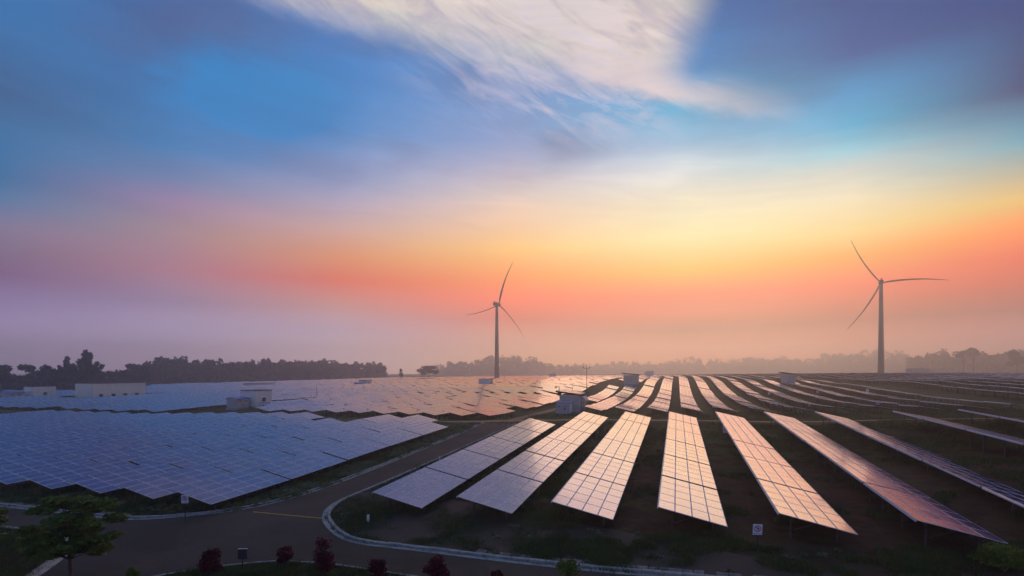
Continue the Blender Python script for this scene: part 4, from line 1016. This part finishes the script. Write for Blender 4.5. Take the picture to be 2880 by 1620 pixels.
# near tree at the lower left
def near_tree(name, label, X, Y, h, wd, seed, n_=7600, leaf=.15):
    z = G(X, Y)+.1; r_ = tag(empty(name, (X, Y, z)), label, 'tree'); q = np.random.default_rng(seed); random.seed(seed)
    c = MB(); c.tube([(0, 0, -.3), (.03, 0, h*.2), (-.04, .02, h*.38), (.02, 0, h*.6), (0, 0, h*.86)], [.10, .085, .07, .05, .015], 9)
    lobes = []
    for k in range(46):
        a = q.uniform(0, 2*math.pi); u = q.uniform(.36, .97); R0 = wd*.5*(math.sin(math.pi*min(1, (u-.22)/.8))**.6)*q.uniform(.35, 1.0)
        tip = (R0*math.cos(a), R0*math.sin(a), h*u); lobes.append(tip+(wd*q.uniform(.09, .19), wd*q.uniform(.09, .19), h*q.uniform(.025, .055)))
        zb_ = max(.3, u-.22)*h
        c.tube([(0, 0, zb_), (tip[0]*.5, tip[1]*.5, zb_+(tip[2]-zb_)*.65), tip], [.032, .02, .006], 5)
    c.build('trunk', M['bark'], r_, smooth=True)
    P = crown_points(n_, lobes, seed+1); V, F_ = leaf_quads(P, leaf, .28, seed+2, 1.9)
    obj('crown', fast_mesh('crown', V, F_, M['leaf_near']), r_); return r_
near_tree('young_tree', 'young feathery green tree on the lower left verge', -22.2, 26.2, 4.55, 3.9, 51)
near_tree('young_tree', 'green tree crown just entering at the left picture edge', -28.0, 27.0, 5.1, 2.8, 52, 2600)
def bush(name, label, X, Y, h, wd, seed, mt, n_=2600, leaf=.075, group=None):
    z = G(X, Y)+.12; r_ = tag(empty(name, (X, Y, z)), label, 'bush', group); q = np.random.default_rng(seed)
    c = MB()
    lobes = []
    for k in range(16):
        a = q.uniform(0, 6.28); u = q.uniform(.16, .9); rr_ = wd*.30*q.random()**.5*(1.1-.35*u); lobes.append((rr_*math.cos(a), rr_*math.sin(a), h*u, wd*.24, wd*.24, h*.15))
        c.tube([(0, 0, -.1), lobes[-1][:3]], [.02, .006], 5)
    c.build('stem', M['bark'], r_)
    P = crown_points(n_, lobes, seed); V, F_ = leaf_quads(P, leaf, .9, seed+1, 1.5); obj('foliage', fast_mesh('foliage', V, F_, mt), r_); return r_
gb = 'dark red bushes along the bottom bed'
bush('red_bush', 'dark red bush left of the square sign', -15.75, 27.3, 1.35, 1.2, 61, M['leaf_red'], group=gb)
bush('red_bush', 'round dark red bush right of the square sign', -12.3, 28.3, 1.05, .95, 62, M['leaf_red'], group=gb)
bush('red_bush', 'tallest dark red bush with crimson top', -9.75, 27.1, 1.75, 1.35, 63, M['leaf_red'], 2300, group=gb)
bush('red_bush', 'low dark red bush right of the tallest one', -6.8, 26.4, .95, 1.1, 64, M['leaf_red'], group=gb)
bush('red_bush', 'dark red bush at the bottom edge centre left', -3.8, 26.0, 1.15, 1.4, 65, M['leaf_red'], group=gb)
bush('red_bush', 'tip of a red bush barely showing at the bottom edge', -.75, 25.2, .75, .8, 66, M['leaf_red'], group=gb)
bush('lime_shrub', 'bright green shrub in the bottom right corner', 24.1, 25.5, 1.25, 2.8, 67, M['leaf_lime'], 2600, .09)
bush('spiky_shrub', 'small yellow-green tuft at the bottom near the tree', -19.4, 26.7, .7, .7, 68, M['leaf_lime'], 700, .08)
bush('leafy_shrub', 'green leafy twig at the bottom centre', 2.9, 26.0, .85, 1.5, 69, M['leaf_near'], 420, .12)

# grass and weeds: uncountable, one object each
def blades(P, hgt, n_b, seed, spread=.16, wd=.028):
    q = np.random.default_rng(seed); P = np.repeat(P, n_b, 0); hh = np.repeat(hgt, n_b)*(.5+.8*q.random(len(P)))
    a = q.uniform(0, 6.283, len(P)); off = q.normal(0, 1, (len(P), 2))*spread
    b0 = P.copy(); b0[:, :2] += off; d = np.stack([np.cos(a), np.sin(a)], 1); w_ = wd*(hh/.3)**.5
    L = b0.copy(); L[:, 0] -= d[:, 1]*w_; L[:, 1] += d[:, 0]*w_; R_ = b0.copy(); R_[:, 0] += d[:, 1]*w_; R_[:, 1] -= d[:, 0]*w_
    Tp = b0.copy(); Tp[:, :2] += d*(hh*q.uniform(.2, .8, len(P)))[:, None]; Tp[:, 2] += hh
    L[:, 2] -= .03; R_[:, 2] -= .03
    V = np.stack([L, R_, Tp], 1).reshape(-1, 3); return V, np.arange(len(V)).reshape(-1, 3)
def vnoise(x, y, sc, seed):
    q = np.random.default_rng(seed); g_ = q.random((256, 256)); u, v = x/sc, y/sc; i, j = np.floor(u).astype(int), np.floor(v).astype(int); fu, fv = u-i, v-j
    fu, fv = fu*fu*(3-2*fu), fv*fv*(3-2*fv); A = lambda a, b_: g_[(i+a) % 256, (j+b_) % 256]
    return (A(0, 0)*(1-fu)+A(1, 0)*fu)*(1-fv)+(A(0, 1)*(1-fu)+A(1, 1)*fu)*fv
n0 = 240000
rr = RNG.random(n0); Yc = 24/(1-rr*(1-24/115)); Xc = (RNG.random(n0)*2.1-1.05)*Yc
ok = ~inside(Xc, Yc, road_poly)|inside(Xc, Yc, isl_poly)|inside(Xc, Yc, bed_poly)
sC, tC = TS(Xc, Yc)
nz = .6*vnoise(Xc+500, Yc+500, 3.1, 1)+.4*vnoise(Xc+500, Yc+500, .9, 2)
soil = (tC > -6) & (sC < 62) & (sC > 24)                       # bare red soil in front of the right rows
front = (sC < 30) & (tC > -22)
ok &= nz > np.where(soil, .61, np.where(front, .36, .38))
ok &= ~((sC > 84.5) & (sC < 92.5) & (tC > -44))
Xg, Yg = Xc[ok], Yc[ok]; raised = inside(Xg, Yg, isl_poly)|inside(Xg, Yg, bed_poly)
Pg = np.stack([Xg, Yg, zxy(Xg, Yg)+np.where(raised, .15, 0)], 1)
hg = (.10+.26*np.clip(nz[ok]-.35, 0, .5)*2)*np.where(raised, .7, 1)*(Yg/34)**.35
V, F_ = blades(Pg, hg, 4, 71)
tag(obj('grass', fast_mesh('grass', V, F_, M['grass'])), 'patchy dark grass over the soil', 'grass', kind='stuff')
# pale weeds on the verge between the left panels and the kerb, and in the front strip
Pw = []
q = np.random.default_rng(72)
for k in range(2400):
    s_ = q.uniform(27, 82); t_ = q.uniform(-33.6, -29.9)
    X, Y = ST(s_, t_)
    if inside(X, Y, road_poly) or vnoise(np.array([X+300.]), np.array([Y+300.]), 2.2, 3)[0] < .40: continue
    Pw.append((X, Y, q.uniform(.18, .5)))
for k in range(700):
    X, Y = q.uniform(-34, 18), q.uniform(26, 44)
    s_, t_ = TS(X, Y)
    if inside(X, Y, road_poly) or (t_ > -30 and (s_ > 33 or t_ < -24)) or (t_ < -36 and s_ > 32) or vnoise(np.array([X+300.]), np.array([Y+300.]), 2.0, 4)[0] < .52: continue
    Pw.append((X, Y, q.uniform(.12, .34)))
Pw = np.array(Pw); pts = []
for X, Y, r0 in Pw:
    n_ = int(46*r0/.3); d = q.normal(0, 1, (n_, 3)); d /= np.linalg.norm(d, axis=1)[:, None]; d[:, 2] = np.abs(d[:, 2])*.75
    pts.append(np.array((X, Y, G(X, Y)))+d*r0*(.5+.5*q.random((n_, 1))))
V, F_ = leaf_quads(np.vstack(pts), .11, .5, 73, 1.8)
tag(obj('verge_weeds', fast_mesh('verge_weeds', V, F_, M['weed'])), 'pale green weeds along the road verges', 'weeds', kind='stuff')
